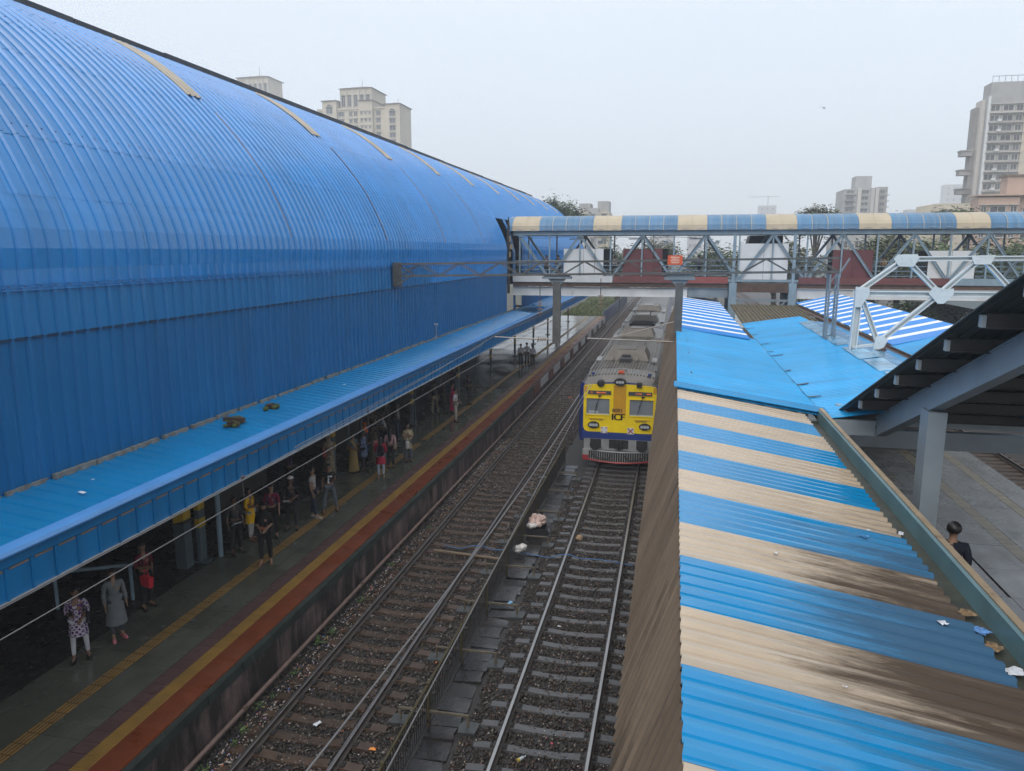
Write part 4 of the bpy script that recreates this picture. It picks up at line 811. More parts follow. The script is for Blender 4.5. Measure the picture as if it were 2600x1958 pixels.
# rope, bottle, bags, wrappers on the track
M_rope = mat('blue_rope', (0.05, 0.16, 0.36), 0.6)
MB().tube([(-7.0 + k*0.32, 22.05 - 0.12*math.sin(k*0.7) - k*0.012, -0.13 + (0.13 if k in (3, 4, 12, 13) else 0)) for k in range(20)], 0.014, 5).build('blue_rope', M_rope, label='thin blue rope lying across both tracks', cat='rope')
MB().beam((-7.2, 21.6, -0.12), (-4.9, 21.3, -0.10), 0.07, 0.05).build('timber_batten', mat('pale_timber', (0.20, 0.15, 0.10), 0.6), label='thin pale timber batten lying across the left track sleepers', cat='timber')
M_bagp = mat('dirty_pink_plastic', (0.50, 0.36, 0.31), 0.4, var=0.35, vs_=10, bump=0.5, bs=12); M_bagw = mat('dirty_white_plastic', (0.55, 0.53, 0.50), 0.4, var=0.35, vs_=10, bump=0.5, bs=12)
def bag(x, y, z, s, m_, label):
    mb = MB()
    for k in range(9): mb.ell((random.uniform(-s, s)*.5, random.uniform(-s, s)*.45, s*.25 + random.uniform(0, s*.5)), (s*random.uniform(.25, .5), s*random.uniform(.2, .45), s*random.uniform(.2, .4)), 6, 5)
    mb.v = [(a + random.uniform(-.06, .06)*s, b + random.uniform(-.06, .06)*s, max(c, 0) + random.uniform(-.03, .03)*s) for a, b, c in mb.v]
    return mb.build('plastic_bag', m_, loc=(x, y, z), label=label, cat='bag')
bag(-4.22, 23.75, 0.12, 0.40, M_bagp, 'crumpled pinkish plastic bag on top of the black crate by the fence'); bag(-4.35, 23.45, 0.10, 0.26, M_bagw, 'white plastic bag hanging off the black crate by the fence')
ck = empty('crate', (-4.22, 23.7, -0.22), 0.1, 'open black crate on the drain slabs holding plastic bags', 'crate')
for sx, sy, w_, l_ in ((0, -.28, .34, .02), (0, .28, .34, .02), (-.33, 0, .02, .28), (.33, 0, .02, .28)): MB().box(sx-w_, sx+w_, sy-l_, sy+l_, 0.0, .36).build('side', M_black, ck)
MB().box(-.33, .33, -.28, .28, 0.02, .05).build('base', M_black, ck)
bag(-4.45, 21.9, -0.1, 0.30, M_bagw, 'crumpled white and brown bag against the fence foot'); bag(-2.75, 23.5, -0.18, 0.20, mat('tan_rag', (0.33, 0.22, 0.13), 0.7, var=0.3, vs_=9), 'tan rag lying beside the left rail of the train track')
scrap(-4.05, 18.6, -0.15, 0.17, mat('bright_blue_scrap', (0.20, 0.42, 0.65), 0.4, var=0.3), 'bright blue plastic scrap at the edge of the drain slabs')
scrap(-5.35, 12.1, -0.15, 0.13, mat('orange_wrapper', (0.70, 0.24, 0.04), 0.4, var=0.4, vs_=20), ('bright orange wrapper beside the right rail of the left track', 'wrapper'))
scrap(-4.95, 13.4, -0.12, 0.14, M_paper, 'white and purple paper on the fence brace footing'); scrap(-5.1, 15.3, -0.15, 0.07, mat('orange_scrap', (0.55, 0.16, 0.06), 0.5), 'small orange scrap between the sleeper ends and the fence')
scrap(-2.0, 13.0, -0.16, 0.06, mat('red_scrap', (0.5, 0.06, 0.08), 0.5), 'little red scrap on a grey sleeper'); scrap(-2.55, 17.6, -0.15, 0.08, M_paper, 'white scrap between grey sleepers of the train track')
scrap(-6.75, 12.6, -0.15, 0.16, M_paper, 'white paper lying between the brown sleepers'); scrap(-3.7, 28.8, -0.15, 0.09, M_pblue, 'blue scrap beside the drain near the train front')
bt = empty('plastic_bottle', (-2.55, 12.35, -0.17), 0.9, 'clear plastic bottle with yellow label lying in the ballast of the train track', 'bottle')
MB().tube([(0, 0, .03), (0.02, 0, .03), (.13, 0, .03), (.16, 0, .03), (.185, 0, .03)], [.02, .032, .032, .016, .013], 8).build('body', mat('bottle_plastic', (0.45, 0.5, 0.52), 0.15), bt, smooth=True); MB().tube([(.185, 0, .03), (.2, 0, .03)], .014, 8).build('cap', M_paper, bt); MB().tube([(.0, 0, .03), (.05, 0, .03)], .0335, 8).build('label', mat('yellow_label', (0.5, 0.38, 0.08), 0.5), bt)
for k in range(3): MB().box(-0.13, 0.13, -0.05, 0.05, 0, 0.03).build('orange_marker', M_sign if k else M_sign, loc=(-6.35, 47.5 + k*14, -0.1), label='orange plate lying between the rails of the left track', cat='marker', group='orange track plates') if k == 0 else None
orange = MB().box(-0.55, 0.55, -0.12, 0.12, 0, 0.16).build('track_box', M_sign, loc=(-5.35, 52.5, -0.2), label='bright orange box beside the left track past the train front', cat='box')
# weeds at the platform foot
M_weed = mat('green_weed_leaf', (0.075, 0.14, 0.03), 0.5, var=0.3, vs_=8)
def weed(x, y, n, s, label=None, z=-0.2, grp='weeds growing at the platform foot'):
    mb = MB()
    for k in range(n):
        a = random.uniform(0, 6.28); r = random.uniform(0, s); h = random.uniform(.2, 1)*s*.8; l = random.uniform(.3, .6)*s*.5; c = (r*math.cos(a), r*math.sin(a), h); t = random.uniform(0, 6.28); ca, sa = math.cos(t)*l, math.sin(t)*l
        mb.add([(c[0]-ca, c[1]-sa, c[2]), (c[0]+sa*.5, c[1]-ca*.5, c[2]+.02), (c[0]+ca, c[1]+sa, c[2]-.01), (c[0]-sa*.5, c[1]+ca*.5, c[2]+.01)], [(0, 1, 2, 3)])
        if k % 3 == 0: mb.beam((r*.3*math.cos(a), r*.3*math.sin(a), -0.02), c, 0.006, 0.006)
    w = empty('weed', (x, y, z), label=label or 'small green weed sprouting in the ballast at the platform foot', cat='weed', group=grp); mb.build('leaves', M_weed, w); return w
for y in (10.2, 10.9, 11.7, 12.1, 12.9, 13.3, 14.2, 15.6, 16.1, 17.9, 20.3, 23.5): weed(-8.12 + random.uniform(-.12, .12), y, 16, random.uniform(.10, .2))
# ---------------------------------------------------------------- commuter train
M_tblue = mat('train_dark_blue', (0.014, 0.040, 0.20), 0.28, spec=0.6, var=0.12, vs_=2, coat=0.3)
M_tyel = mat('train_yellow', (0.88, 0.64, 0.006), 0.30, spec=0.5, var=0.07, vs_=2, coat=0.3)
M_tamb = mat('train_amber', (0.58, 0.30, 0.015), 0.35, var=0.08, vs_=3)
M_troof = mat('train_roof_metal', (0.155, 0.14, 0.12), 0.32, metal=0.35, var=0.2, vs_=1.5, stretch=(1, 0.4, 1), stains=[((0.10, 0.09, 0.075), 1.0, (2, 0.4, 1), 0.55, 0.75, 0.7)])
M_troofbox = mat('roof_unit_grime', (0.115, 0.10, 0.08), 0.5, var=0.22, vs_=3)
M_troofdark = mat('roof_gear_dark', (0.03, 0.03, 0.032), 0.55, var=0.3)
M_twhite = mat('train_skirt_white', (0.27, 0.275, 0.275), 0.5, var=0.2, vs_=3, stains=[((0.10, 0.085, 0.07), 2, (1, 1, .5), 0.55, 0.75, 0.6)])
M_tred = mat('train_red', (0.30, 0.022, 0.026), 0.45, var=0.15)
M_glass = mat('windscreen_glass', (0.20, 0.23, 0.26), 0.05, spec=0.8, var=0.1, vs_=1.5)
M_lens = mat('lamp_lens', (0.42, 0.45, 0.47), 0.12, spec=0.8, var=0.05)
M_led = mat('led_panel', (0.06, 0.065, 0.075), 0.35, var=0.05); M_ledon = mat('led_amber', (0.9, 0.25, 0.08), 0.5, var=0, em=((1.0, 0.28, 0.05), 0.22))
M_lettering = mat('dark_lettering', (0.035, 0.035, 0.045), 0.5, var=0.05)
YF = 31.95
train = empty('commuter_train', (-2.11, YF, 0), label='yellow fronted blue commuter train standing beside the striped shed', cat='train')
def ring(y, hw, zr, zb=1.22, sh=0.0):
    h = [(-hw, zb), (-hw, 2.2), (-hw*0.995, 3.0), (-hw*0.975, 3.45), (-hw*0.93, 3.62), (-hw*0.80, zr-0.18), (-hw*0.5, zr-0.06), (0, zr)]
    return [(x, y, z) for x, z in h] + [(-x, y, z) for x, z in h[::-1][1:]]
def carbody(y0, y1, front=False):
    mb = MB(); rs = ([ring(0.0, 1.56, 3.76), ring(0.06, 1.66, 3.80), ring(0.5, 1.82, 3.98), ring(1.4, 1.83, 4.13)] if front else [ring(y0, 1.83, 4.13)]) + [ring(y1, 1.83, 4.13)]
    n = len(rs[0])
    for a, b in zip(rs, rs[1:]):
        for j in range(n - 1):
            roof = 4 <= j <= n - 6
            mb.add([a[j], a[j+1], b[j+1], b[j]], [(0, 1, 2, 3)], 1 if roof else 0)
    for r in (rs[0], rs[-1]): mb.add(r, [tuple(range(n))], 0)
    mb.box(-1.78, 1.78, y0 + 0.4, y1 - 0.05, 1.0, 1.215, 0)
    return mb.build('car_body', [M_tblue, M_troof], train)
L0 = 20.6; cars = [(0.0, L0)] + [(L0 + 0.5 + k*(L0+0.5), 2*L0 + 0.5 + k*(L0+0.5)) for k in range(4)]
for i, (a, b) in enumerate(cars):
    cb = carbody(a, b, i == 0)
    rr = MB()
    for k in range(-10, 11):
        x = k*0.14; z = 4.14 - 0.06*(abs(x)/0.9)**2*0.9; rr.beam((x, a + (1.45 if i == 0 else 0.1), z), (x, b - 0.1, z), 0.055, 0.06)
    if i == 0:
        for k in range(-10, 11):
            x = k*0.14; dz = 0.06*(abs(x)/0.9)**2*0.9; rr.beam((x, 0.62, 4.01-dz), (x, 1.40, 4.13-dz), 0.055, 0.05)
    rr.build('roof_ribs', M_troof, train)
    for s in (-1, 1):
        st = MB()
        for k in range(10):
            y = a + 1.6 + k*1.9
            if y + 1.3 < b: st.box(s*1.838 - 0.012, s*1.838 + 0.012, y, y + 1.25, 2.05, 2.95)
        st.build('side_windows', M_glass, train)
        MB().box(s*1.83-0.02, s*1.83+0.02, a+0.7, b-0.1, 1.30, 1.55).build('side_band', M_tyel if False else M_twhite, train)
        MB().beam((s*1.45, a+1.6, 3.98), (s*1.45, b-0.2, 3.98), 0.10, 0.05).build('gutter_rail', M_troof, train)
    un = MB()
    for y in (a + 3.2, b - 3.2): un.box(-1.3, 1.3, y-1.6, y+1.6, 0.35, 1.0)
    un.build('bogie', M_black, train)
def roofbox(y0, y1, w, mtl, h=0.46):
    z0 = 4.10
    r = [[(-w-0.12, y0, z0), (w+0.12, y0, z0), (w-0.1, y0+0.35, z0+h), (-w+0.1, y0+0.35, z0+h)], [(-w-0.12, y1, z0), (w+0.12, y1, z0), (w-0.1, y1-0.3, z0+h), (-w+0.1, y1-0.3, z0+h)]]
    u = MB().loft(r).build('roof_unit', mtl, train)
    MB().box(-w*0.45, w*0.45, y0+0.6, y1-0.6, z0+h, z0+h+0.035).build('vent_cover', M_troof, u)
    for s in (-1, 1): MB().prism([(s*(w+0.24), y0-0.1), (s*(w+0.50), y0-0.1), (s*(w+0.50), y0+1.2), (s*(w+0.24), y0+1.2)][::s], 'z', 4.05, 4.12).build('hatch_plate', M_twhite, train)
roofbox(4.0, 6.6, 0.95, M_troofbox); roofbox(14.2, 16.6, 0.95, M_troofbox); roofbox(24.5, 26.8, 0.95, M_troofbox); roofbox(34.5, 38.5, 0.95, M_troofbox)
pan = MB()
for s in (-1, 1):
    pan.tube([(s*0.6, 22.0, 4.3), (s*0.5, 23.2, 4.75), (s*0.6, 21.8, 5.1)], 0.03, 6); pan.box(s*0.8-0.06, s*0.8+0.06, 21.2, 24.0, 4.12, 4.25)
for y in (21.3, 22.0, 22.7, 23.5): pan.box(-0.9, 0.9, y-0.04, y+0.04, 4.15, 4.28)
pan.tube([(-0.95, 21.8, 5.12), (0.95, 21.8, 5.12)], 0.03, 6); pan.build('pantograph', M_troofdark, train)
MB().box(-0.28, 0.28, 3.1, 3.9, 4.12, 4.32).box(-0.2, 0.2, 3.7, 4.05, 4.2, 4.42).build('roof_gear', M_troofdark, train)
cabl = MB()
for s in (-1, 1): cabl.tube([(s*0.55, 2.8, 4.2), (s*0.7, 9, 4.35), (s*0.7, 14, 4.2)], 0.015, 5)
cabl.build('roof_cable', M_troofdark, train)
# ---- front mask with two window openings
Yt = -0.05; mask = MB(); xw0, xw1, zw0, zw1 = 0.43, 1.43, 2.29, 3.0
def fb(x0, x1, z0, z1, m=0, d0=-0.05, d1=0.04): mask.box(x0, x1, d0, d1, z0, z1, m)
fb(-1.56, -xw1, 2.0, 3.5); fb(-xw1, -xw0, 2.0, zw0); fb(-xw1, -xw0, zw1, 3.5); fb(-xw0, xw0, 2.0, 3.5); fb(xw0, xw1, 2.0, zw0); fb(xw0, xw1, zw1, 3.5); fb(xw1, 1.56, 2.0, 3.5)
mask.prism([(-1.56, 2.0), (-1.56, 1.72), (-1.50, 1.58), (-1.36, 1.52), (1.36, 1.52), (1.50, 1.58), (1.56, 1.72), (1.56, 2.0)], 'y', -0.05, 0.04)
mask.prism([(-1.56, 3.5), (1.56, 3.5), (1.52, 3.58), (0.8, 3.645), (0, 3.665), (-0.8, 3.645), (-1.52, 3.58)], 'y', -0.05, 0.04)
mk = mask.build('yellow_front', M_tyel, train)
MB().box(-0.27, 0.27, -0.056, -0.051, 2.30, 3.60).build('amber_stripe', M_tamb, train)
for s in (-1, 1): MB().box(*sorted((s*1.42, s*1.555)), -0.056, -0.051, 3.28, 3.56).build('amber_patch', M_tamb, train)
for s in (-1, 1):
    MB().box(*sorted((s*xw0, s*xw1)), -0.015, -0.005, zw0, zw1).build('windscreen', M_glass, train)
    fr = MB(); x0, x1 = sorted((s*xw0, s*xw1)); t = 0.035
    fr.box(x0-t, x1+t, -0.075, -0.05, zw1, zw1+t).box(x0-t, x1+t, -0.075, -0.05, zw0-t, zw0).box(x0-t, x0, -0.075, -0.05, zw0, zw1).box(x1, x1+t, -0.075, -0.05, zw0, zw1); fr.build('window_frame', M_tyel, train)
    MB().box(x0, x1, -0.022, -0.016, zw0, zw0+0.05).build('window_sill', M_lens, train)
    MB().beam((s*0.92+0.06, -0.10, zw1+0.12), (s*0.92-0.10*1, -0.08, zw0+0.28), 0.018, 0.02).beam((s*0.92+0.0, -0.1, zw1+0.13), (s*0.92+0.14, -0.1, zw1+0.13), 0.03, 0.05).beam((s*0.92-0.06, -0.085, zw0+0.5), (s*0.92-0.14, -0.08, zw0+0.06), 0.015, 0.02).build('wiper', M_black, train)
    xl = s*0.87
    MB().box(xl-0.50, xl+0.50, -0.085, -0.05, 3.19, 3.35).build('destination_display', M_led, train)
    tx = MB()
    groups = [(-0.34, 0.10), (0.08, 0.42)] if s < 0 else [(-0.05, 0.28), (0.36, 0.16)]
    for gx, gw in groups:
        n = int(gw/0.032)
        for k in range(n):
            h = random.choice((0.05, 0.07, 0.06)); x = xl + gx - gw/2 + k*0.032
            tx.box(x, x+0.011, -0.089, -0.0855, 3.27-h/2, 3.27+h/2); tx.box(x, x+0.024, -0.089, -0.0855, 3.27+random.choice((-.03, 0, .02)), 3.282+random.choice((-.03, 0, .02)))
    tx.build('display_text', M_ledon, train)
    lamp = MB().tube([(0, -0.02, 0), (0, -0.10, 0)], 0.2, 18); lamp.v = [(x*1.25, y, z*0.72) for x, y, z in lamp.v]; hl = lamp.build('headlight', M_black, train, (s*1.10, -0.03, 1.84))
    for k in range(3): MB().tube([(0, -0.105, 0), (0, -0.12, 0)], 0.068, 12).build('lens', M_lens, hl, (-0.125 + k*0.125, 0, 0))
    MB().box(s*0.98-0.36, s*0.98+0.36, -0.075, -0.05, 2.105, 2.125).build('ledge', M_tamb, train)
    buf = MB().tube([(0, 0.0, 0), (0, -0.25, 0), (0, -0.27, 0), (0, -0.31, 0)], [0.14, 0.14, 0.235, 0.235], 16); buf.build('buffer', M_black, train, (s*1.0, 0.0, 1.0))
MB().box(-1.33, -0.92, -0.024, -0.017, 2.36, 2.45).build('route_card', M_lens, train)
top = MB().tube([(0, 0.06, 0), (0, -0.16, 0)], 0.2, 20); top.v = [(x*1.3, y, z*0.8) for x, y, z in top.v]; tl = top.build('top_headlight', M_black, train, (0, 0.02, 3.76))
for k in range(3): MB().tube([(0, -0.165, 0), (0, -0.18, 0)], 0.062, 12).build('lens', M_lens, tl, (-0.115 + k*0.115, 0, 0))
MB().tube([(0, 0.12, 0), (0, -0.06, 0)], 0.16, 14).tube([(0, -0.06, 0), (0, -0.10, 0)], [0.16, 0.10], 14).build('spot_lamp', M_black, train, (-0.82, -0.05, 3.68))
MB().box(-0.11, 0.11, -0.1, 0.12, -0.1, 0.1).tube([(0, -0.1, 0), (0, -0.13, 0)], 0.07, 12).build('camera_box', M_black, train, (0.82, -0.05, 3.66))
for s in (-1, 1): MB().tube([(0, 0, 0), (0, 0, 0.16)], 0.075, 10).build('horn', M_tblue, train, (s*1.22, 0.75, 3.86))
MB().box(-0.12, 0.12, 0.62, 0.84, 4.02, 4.12).build('roof_marker', M_sign, train); MB().box(-0.2, 0.22, 1.1, 1.2, 4.11, 4.18).build('roof_step', M_twhite, train)
MB().prism([(-1.60, 1.22), (1.60, 1.22), (1.60, 1.515), (-1.60, 1.515)], 'y', -0.045, 0.05).build('blue_band', M_tblue, train)
MB().box(-1.52, 1.52, -0.03, 0.3, 0.70, 1.215).build('buffer_beam', M_twhite, train)
for x0, x1 in ((-1.24, -0.76), (-0.42, 0.42), (0.76, 1.24)): MB().box(x0, x1, -0.037, -0.031, 0.80, 1.19).build('recess_shade', M_black, train)  # black plates give the shade inside the beam openings as colour
MB().box(-0.16, 0.16, -0.3, 0.0, 0.86, 1.10).tube([(0, -0.3, 1.0), (0, -0.42, 1.0)], 0.09, 8).tube([(0.05, -0.3, 0.9), (0.05, -0.33, 0.45)], 0.03, 6).build('coupler', M_black, train)
grill = empty('cow_catcher', (0, 0, 0), parent=train)
for k in range(27):
    x = -1.3 + k*0.1; yb = -0.38 + 0.22*(x/1.3)**2; zb = 0.26 + 0.06*(x/1.3)**2
    MB().beam((x, yb+0.05, 0.72), (x, yb, zb), 0.03, 0.02, up=(0, 1, 0)).build('grill_bar', M_twhite, grill)
bt_ = MB().tube([(x/10, -0.38 + 0.22*(x/13)**2, 0.25 + 0.06*(x/13)**2) for x in range(-13, 14)], 0.045, 6); bt_.build('bottom_bar', M_tred, grill)
MB().tube([(x/10, -0.36 + 0.22*(x/13)**2, 0.72) for x in range(-13, 14)], 0.04, 6).build('top_bar', M_twhite, grill)
for s in (-1, 1):
    MB().box(*sorted((s*1.30, s*1.55)), -0.2, 0.1, 0.28, 0.48).build('red_step', M_tred, train)
    MB().box(*sorted((s*1.30, s*1.56)), -0.12, 0.1, 0.48, 0.72).build('step_plate', M_twhite, train)
    MB().tube([(s*0.25, -0.40, 0.62), (s*0.5, -0.45, 0.40), (s*0.95, -0.36, 0.45), (s*1.15, -0.3, 0.62)], 0.022, 6).build('air_hose', M_black, train)
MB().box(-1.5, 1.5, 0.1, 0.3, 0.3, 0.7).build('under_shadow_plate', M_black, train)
# plates and lettering
for x, kind in ((-0.64, 0), (0.50, 1)):
    pl = MB().box(-0.14, 0.14, -0.075, -0.052, -0.14, 0.14).build('marker_plate', M_panelwhite, train, (x, 0, 1.62))
    if kind == 0:
        for a in (-0.095, 0.095):
            for b in (-0.095, 0.095): MB().tube([(a, -0.076, b), (a, -0.081, b)], 0.032, 10).build('red_dot', M_tred, pl)
    else: MB().beam((-0.11, -0.079, -0.11), (0.11, -0.079, 0.11), 0.045, 0.006, up=(0, 1, 0)).beam((-0.11, -0.083, 0.11), (0.11, -0.083, -0.11), 0.045, 0.006, up=(0, 1, 0)).build('red_cross', M_tred, pl)
def lettering(s, size, x, z, bold=1.0):
    me = text_mesh('lettering', s, size, M_lettering, 0.003); return link('lettering', me, train, (x, -0.060, z), (math.radians(90), 0, 0), (bold, 1, 1))
for dx in (-0.006, 0.006): lettering('8001', 0.22, -0.08 + dx, 2.50, 1.05)
for dx in (-0.02, -0.01, 0.0, 0.01, 0.02): lettering('ICF', 0.40, -0.05 + dx, 2.20, 1.0)
lettering('AIR CONDITIONED', 0.085, -0.98, 2.055, 0.75)
hind = MB()
for k in range(10): hind.box(0.70 + k*0.048, 0.712 + k*0.048, -0.063, -0.052, 2.01, 2.065); hind.box(0.715 + k*0.048, 0.735 + k*0.048, -0.063, -0.052, 2.02 + 0.02*(k % 3 == 0), 2.032 + 0.02*(k % 3 == 0))
hind.box(0.69, 1.20, -0.063, -0.052, 2.068, 2.078); hind.build('lettering', M_lettering, train)
# ---------------------------------------------------------------- roofed footbridge
BY0, BY1 = 50.2, 53.4
fob = empty('footbridge', (3.65, 51.8, 0.9), label='roofed steel footbridge with blue and tan barrel roof crossing the tracks', cat='footbridge'); OB = Vector((3.65, 51.8, 0.9))
def bb(mb): mb.v = [(a-OB.x, b-OB.y, c-OB.z) for a, b, c in mb.v]; return mb
M_rblue = mat('faded_blue_roof_panel', (0.075, 0.19, 0.33), 0.38, var=0.16, vs_=1.0, rnd=0.12, stretch=(4, 0.3, 0.3), stains=[((0.30, 0.32, 0.28), 1.0, (6, 0.2, 0.2), 0.52, 0.75, 0.55)])
M_rtan = mat('faded_tan_roof_panel', (0.45, 0.38, 0.27), 0.5, var=0.08, vs_=1.0, rnd=0.05, stains=[((0.20, 0.17, 0.13), 1.2, (6, 0.2, 0.2), 0.62, 0.8, 0.4)])
BXL, BXR = -10.7, 24.0
# barrel roof section
def bsec(t): return (BY0 - 0.25 + (BY1 - BY0 + 0.5) * (0.5 - 0.5*math.cos(math.pi*t)), 10.60 + 1.02*math.sin(math.pi*t)**0.75)
sec = [bsec(k/14) for k in range(15)]
def roofpanel(w, mtl):
    mb = MB()
    for (y0, z0), (y1, z1) in zip(sec, sec[1:]): mb.add([(0.01, y0-OB.y, z0-OB.z), (w-0.01, y0-OB.y, z0-OB.z), (w-0.01, y1-OB.y, z1-OB.z), (0.01, y1-OB.y, z1-OB.z)], [(0, 1, 2, 3)])
    return mb.mesh('roof_panel', mtl, True)
mblue, mtan = roofpanel(0.9, M_rblue), roofpanel(0.9, M_rtan); ribm = MB().tube([(0, y-OB.y, z-OB.z+0.005) for y, z in sec], 0.022, 5).mesh('roof_rib', M_rtan)
hook = MB().box(-0.18, 0.18, -0.02, 0.0, 0, 0.02).mesh('fixing_strip', M_galv)
link('roof_panel', roofpanel(0.35, M_rblue), fob, (BXL - 0.35 - OB.x, 0, 0))
for k in range(38):
    x = BXL + k*0.9; t_ = (k % 6) in (0, 1)
    link('roof_panel', mtan if t_ else mblue, fob, (x - OB.x, 0, random.uniform(0, 0.01))); link('roof_rib', ribm, fob, (x - OB.x, 0, 0)); link('fixing_strip', hook, fob, (x + 0.5 - OB.x, BY0 - 0.27 - OB.y, 10.70 - OB.z))
pier = [(3.41, 3.91), (7.03, 7.52)]
for y, nm in ((BY0, 0), (BY1, 1)):
    bb(MB().ibeam((BXL, y, 10.45), (BXR, y, 10.45), 0.18, 0.28, 0.03)).build('top_chord', M_bluesteel, fob)
    bb(MB().box(BXL, BXR, y-0.14 + 0.2*nm, y-0.09 + 0.2*nm, 7.36, 7.50)).build('bottom_chord', M_bluesteel, fob)
    p = 2.03; x = -10.25; k = 0
    while x < BXR:
        bb(MB().beam((x, y, 7.4), (x, y, 10.35), 0.09, 0.10, up=(0, 1, 0))).build('truss_post', M_bluesteel, fob)
        if x + p < BXR:
            a, b = ((x, y, 7.45), (x+p, y, 10.32)) if k % 2 else ((x, y, 10.32), (x+p, y, 7.45))
            if True: bb(MB().ibeam((a[0], y-0.06, a[2]), (b[0], y-0.06, b[2]), 0.12, 0.15, 0.02, up=(0, 0, 1))).build('truss_diagonal', M_bluesteel, fob)
        x += p; k += 1
# deck, kerbs, girders
bb(MB().box(BXL, BXR, BY0+0.1, BY1-0.1, 7.18, 7.34)).build('deck', M_conc, fob)
bb(MB().box(BXL, 3.35, BY0-0.05, BY1+0.05, 6.96, 7.17)).build('deck_joist', M_rust, fob); bb(MB().box(7.55, BXR, BY0-0.05, BY1+0.05, 6.96, 7.17)).build('deck_joist', M_rust, fob)
kerbs = [(BXL, -4.0, M_whitepaint), (-3.95, 0.2, M_redkerb), (0.25, 3.35, mat('bright_red_kerb', (0.24, 0.06, 0.05), 0.5, var=0.15)), (7.6, 16.2, M_redkerb), (16.25, BXR, M_bluesteel)]
for a, b, m_ in kerbs: bb(MB().box(a, b, BY0-0.16, BY0-0.11, 7.24, 7.66)).build('kerb_plate', m_, fob)
for a, b in ((BXL, 0.85), (0.9, 3.38), (7.55, BXR)):
    bb(MB().box(a, b, BY0-0.10, BY0-0.07, 6.36, 6.93).box(a, b, BY0-0.22, BY0+0.08, 6.93, 6.955).box(a, b, BY0-0.22, BY0+0.08, 6.335, 6.36)).build('plate_girder', M_whitepaint if a < 0 or a > 5 else M_steel, fob)
    bb(MB().box(a, b, BY1+0.07, BY1+0.10, 6.36, 6.93)).build('plate_girder', M_whitepaint, fob)
for k in range(16): bb(MB().box(-9.9 + k*0.8, -9.84 + k*0.8, BY0-0.21, BY0-0.101, 6.36, 6.92)).build('girder_stiffener', M_whitepaint, fob) if k in (4, 9) else None
for k in range(26): bb(MB().box(-10.3 + k*0.52, -10.2 + k*0.52, BY0-0.26, BY0-0.1, 6.96, 7.06)).build('joist_end', M_rust, fob)
# side panels
for x0, x1, m_, zt in ((-7.28, -4.62, M_panelwhite, 9.43), (-3.36, -0.80, M_maroon, 9.43), (4.0, 6.95, M_panelwhite, 9.75), (9.55, 11.9, M_maroon, 9.35), (15.0, 17.6, M_panelwhite, 9.3)):
    n = 2; w = (x1-x0)/n
    for k in range(n): bb(MB().box(x0 + k*w + 0.01, x0 + (k+1)*w - 0.01, BY0+0.06, BY0+0.09, 7.5, zt)).build('side_panel', m_, fob)
    bb(MB().box(x0 + 0.3, x1 + 0.35, BY1-0.1, BY1-0.07, 7.5, zt)).build('side_panel', M_dark, fob)
# railings between panels
for x0, x1 in ((-10.6, -7.3), (-4.6, -3.4), (-0.78, 3.3), (7.6, 9.5), (11.95, 14.95), (17.65, 24)):
    for y in (BY0 + 0.08, BY1 - 0.08):
        for z in (7.75, 8.05, 8.35, 8.65): bb(MB().tube([(x0, y, z), (x1, y, z)], 0.022, 5)).build('railing', M_bluesteel, fob)
# end piers: lattice columns
for (a, b) in pier:
    for y in (BY0 - 0.1, BY1 + 0.1):
        bb(MB().ibeam(((a+b)/2, y, 0.9), ((a+b)/2, y, 7.3), 0.46, 0.40, 0.03, up=(0, 1, 0))).build('pier_column', M_bluesteel, fob)
for z in (5.9, 5.3): bb(MB().beam((3.8, BY0-.2, z+0.3), (7.1, BY0-.2, z+0.3), 0.12, 0.14)).build('pier_tie', M_steel, fob)
bb(MB().beam((4.0, BY0-.2, 6.15), (5.0, BY0-.2, 5.2), 0.08, 0.1).beam((6.9, BY0-.2, 6.15), (6.0, BY0-.2, 5.2), 0.08, 0.1)).build('pier_brace', M_steel, fob)
bb(MB().box(3.9, 7.0, BY0-0.3, BY0-0.1, 6.7, 7.25)).build('pier_beam', M_rust, fob)
# porch of dark stair mouth behind the white panel, little fan boxes, lamp boxes
bb(MB().prism([(4.2, 7.4), (4.9, 10.3), (7.0, 10.3), (7.0, 7.4)], 'y', BY1+0.2, BY1+2.4)).build('stair_mouth', M_dark, fob)
for x in (-4.9, -0.6, 2.6): bb(MB().box(x-0.12, x+0.12, BY0+0.12, BY0+0.22, 9.75, 9.95)).build('switch_box', M_steel, fob)
# vault opening: dark sheet painted in for the unlit hole, with torn flaps
M_hole = mat('dark_opening_shade', (0.02, 0.02, 0.022), 0.8)
bb(MB().prism([(49.0, 6.5), (49.55, 6.5), (49.55, 10.9), (49.3, 11.5), (48.9, 10.2), (48.85, 8.9)], 'x', -10.86, -10.80)).build('opening_shade_sheet', M_hole, fob)
for z, y in ((9.9, 49.45), (8.9, 49.5), (9.4, 50.1)): bb(MB().box(-10.9, -10.75, y-0.1, y+0.15, z, z+0.35)).build('torn_flap', M_rtan, fob)

for (a, b) in pier: bb(MB().box((a+b)/2-.09, (a+b)/2+.09, BY0-.2, BY0-.02, 7.3, 10.3)).build('pier_post', M_bluesteel, fob)

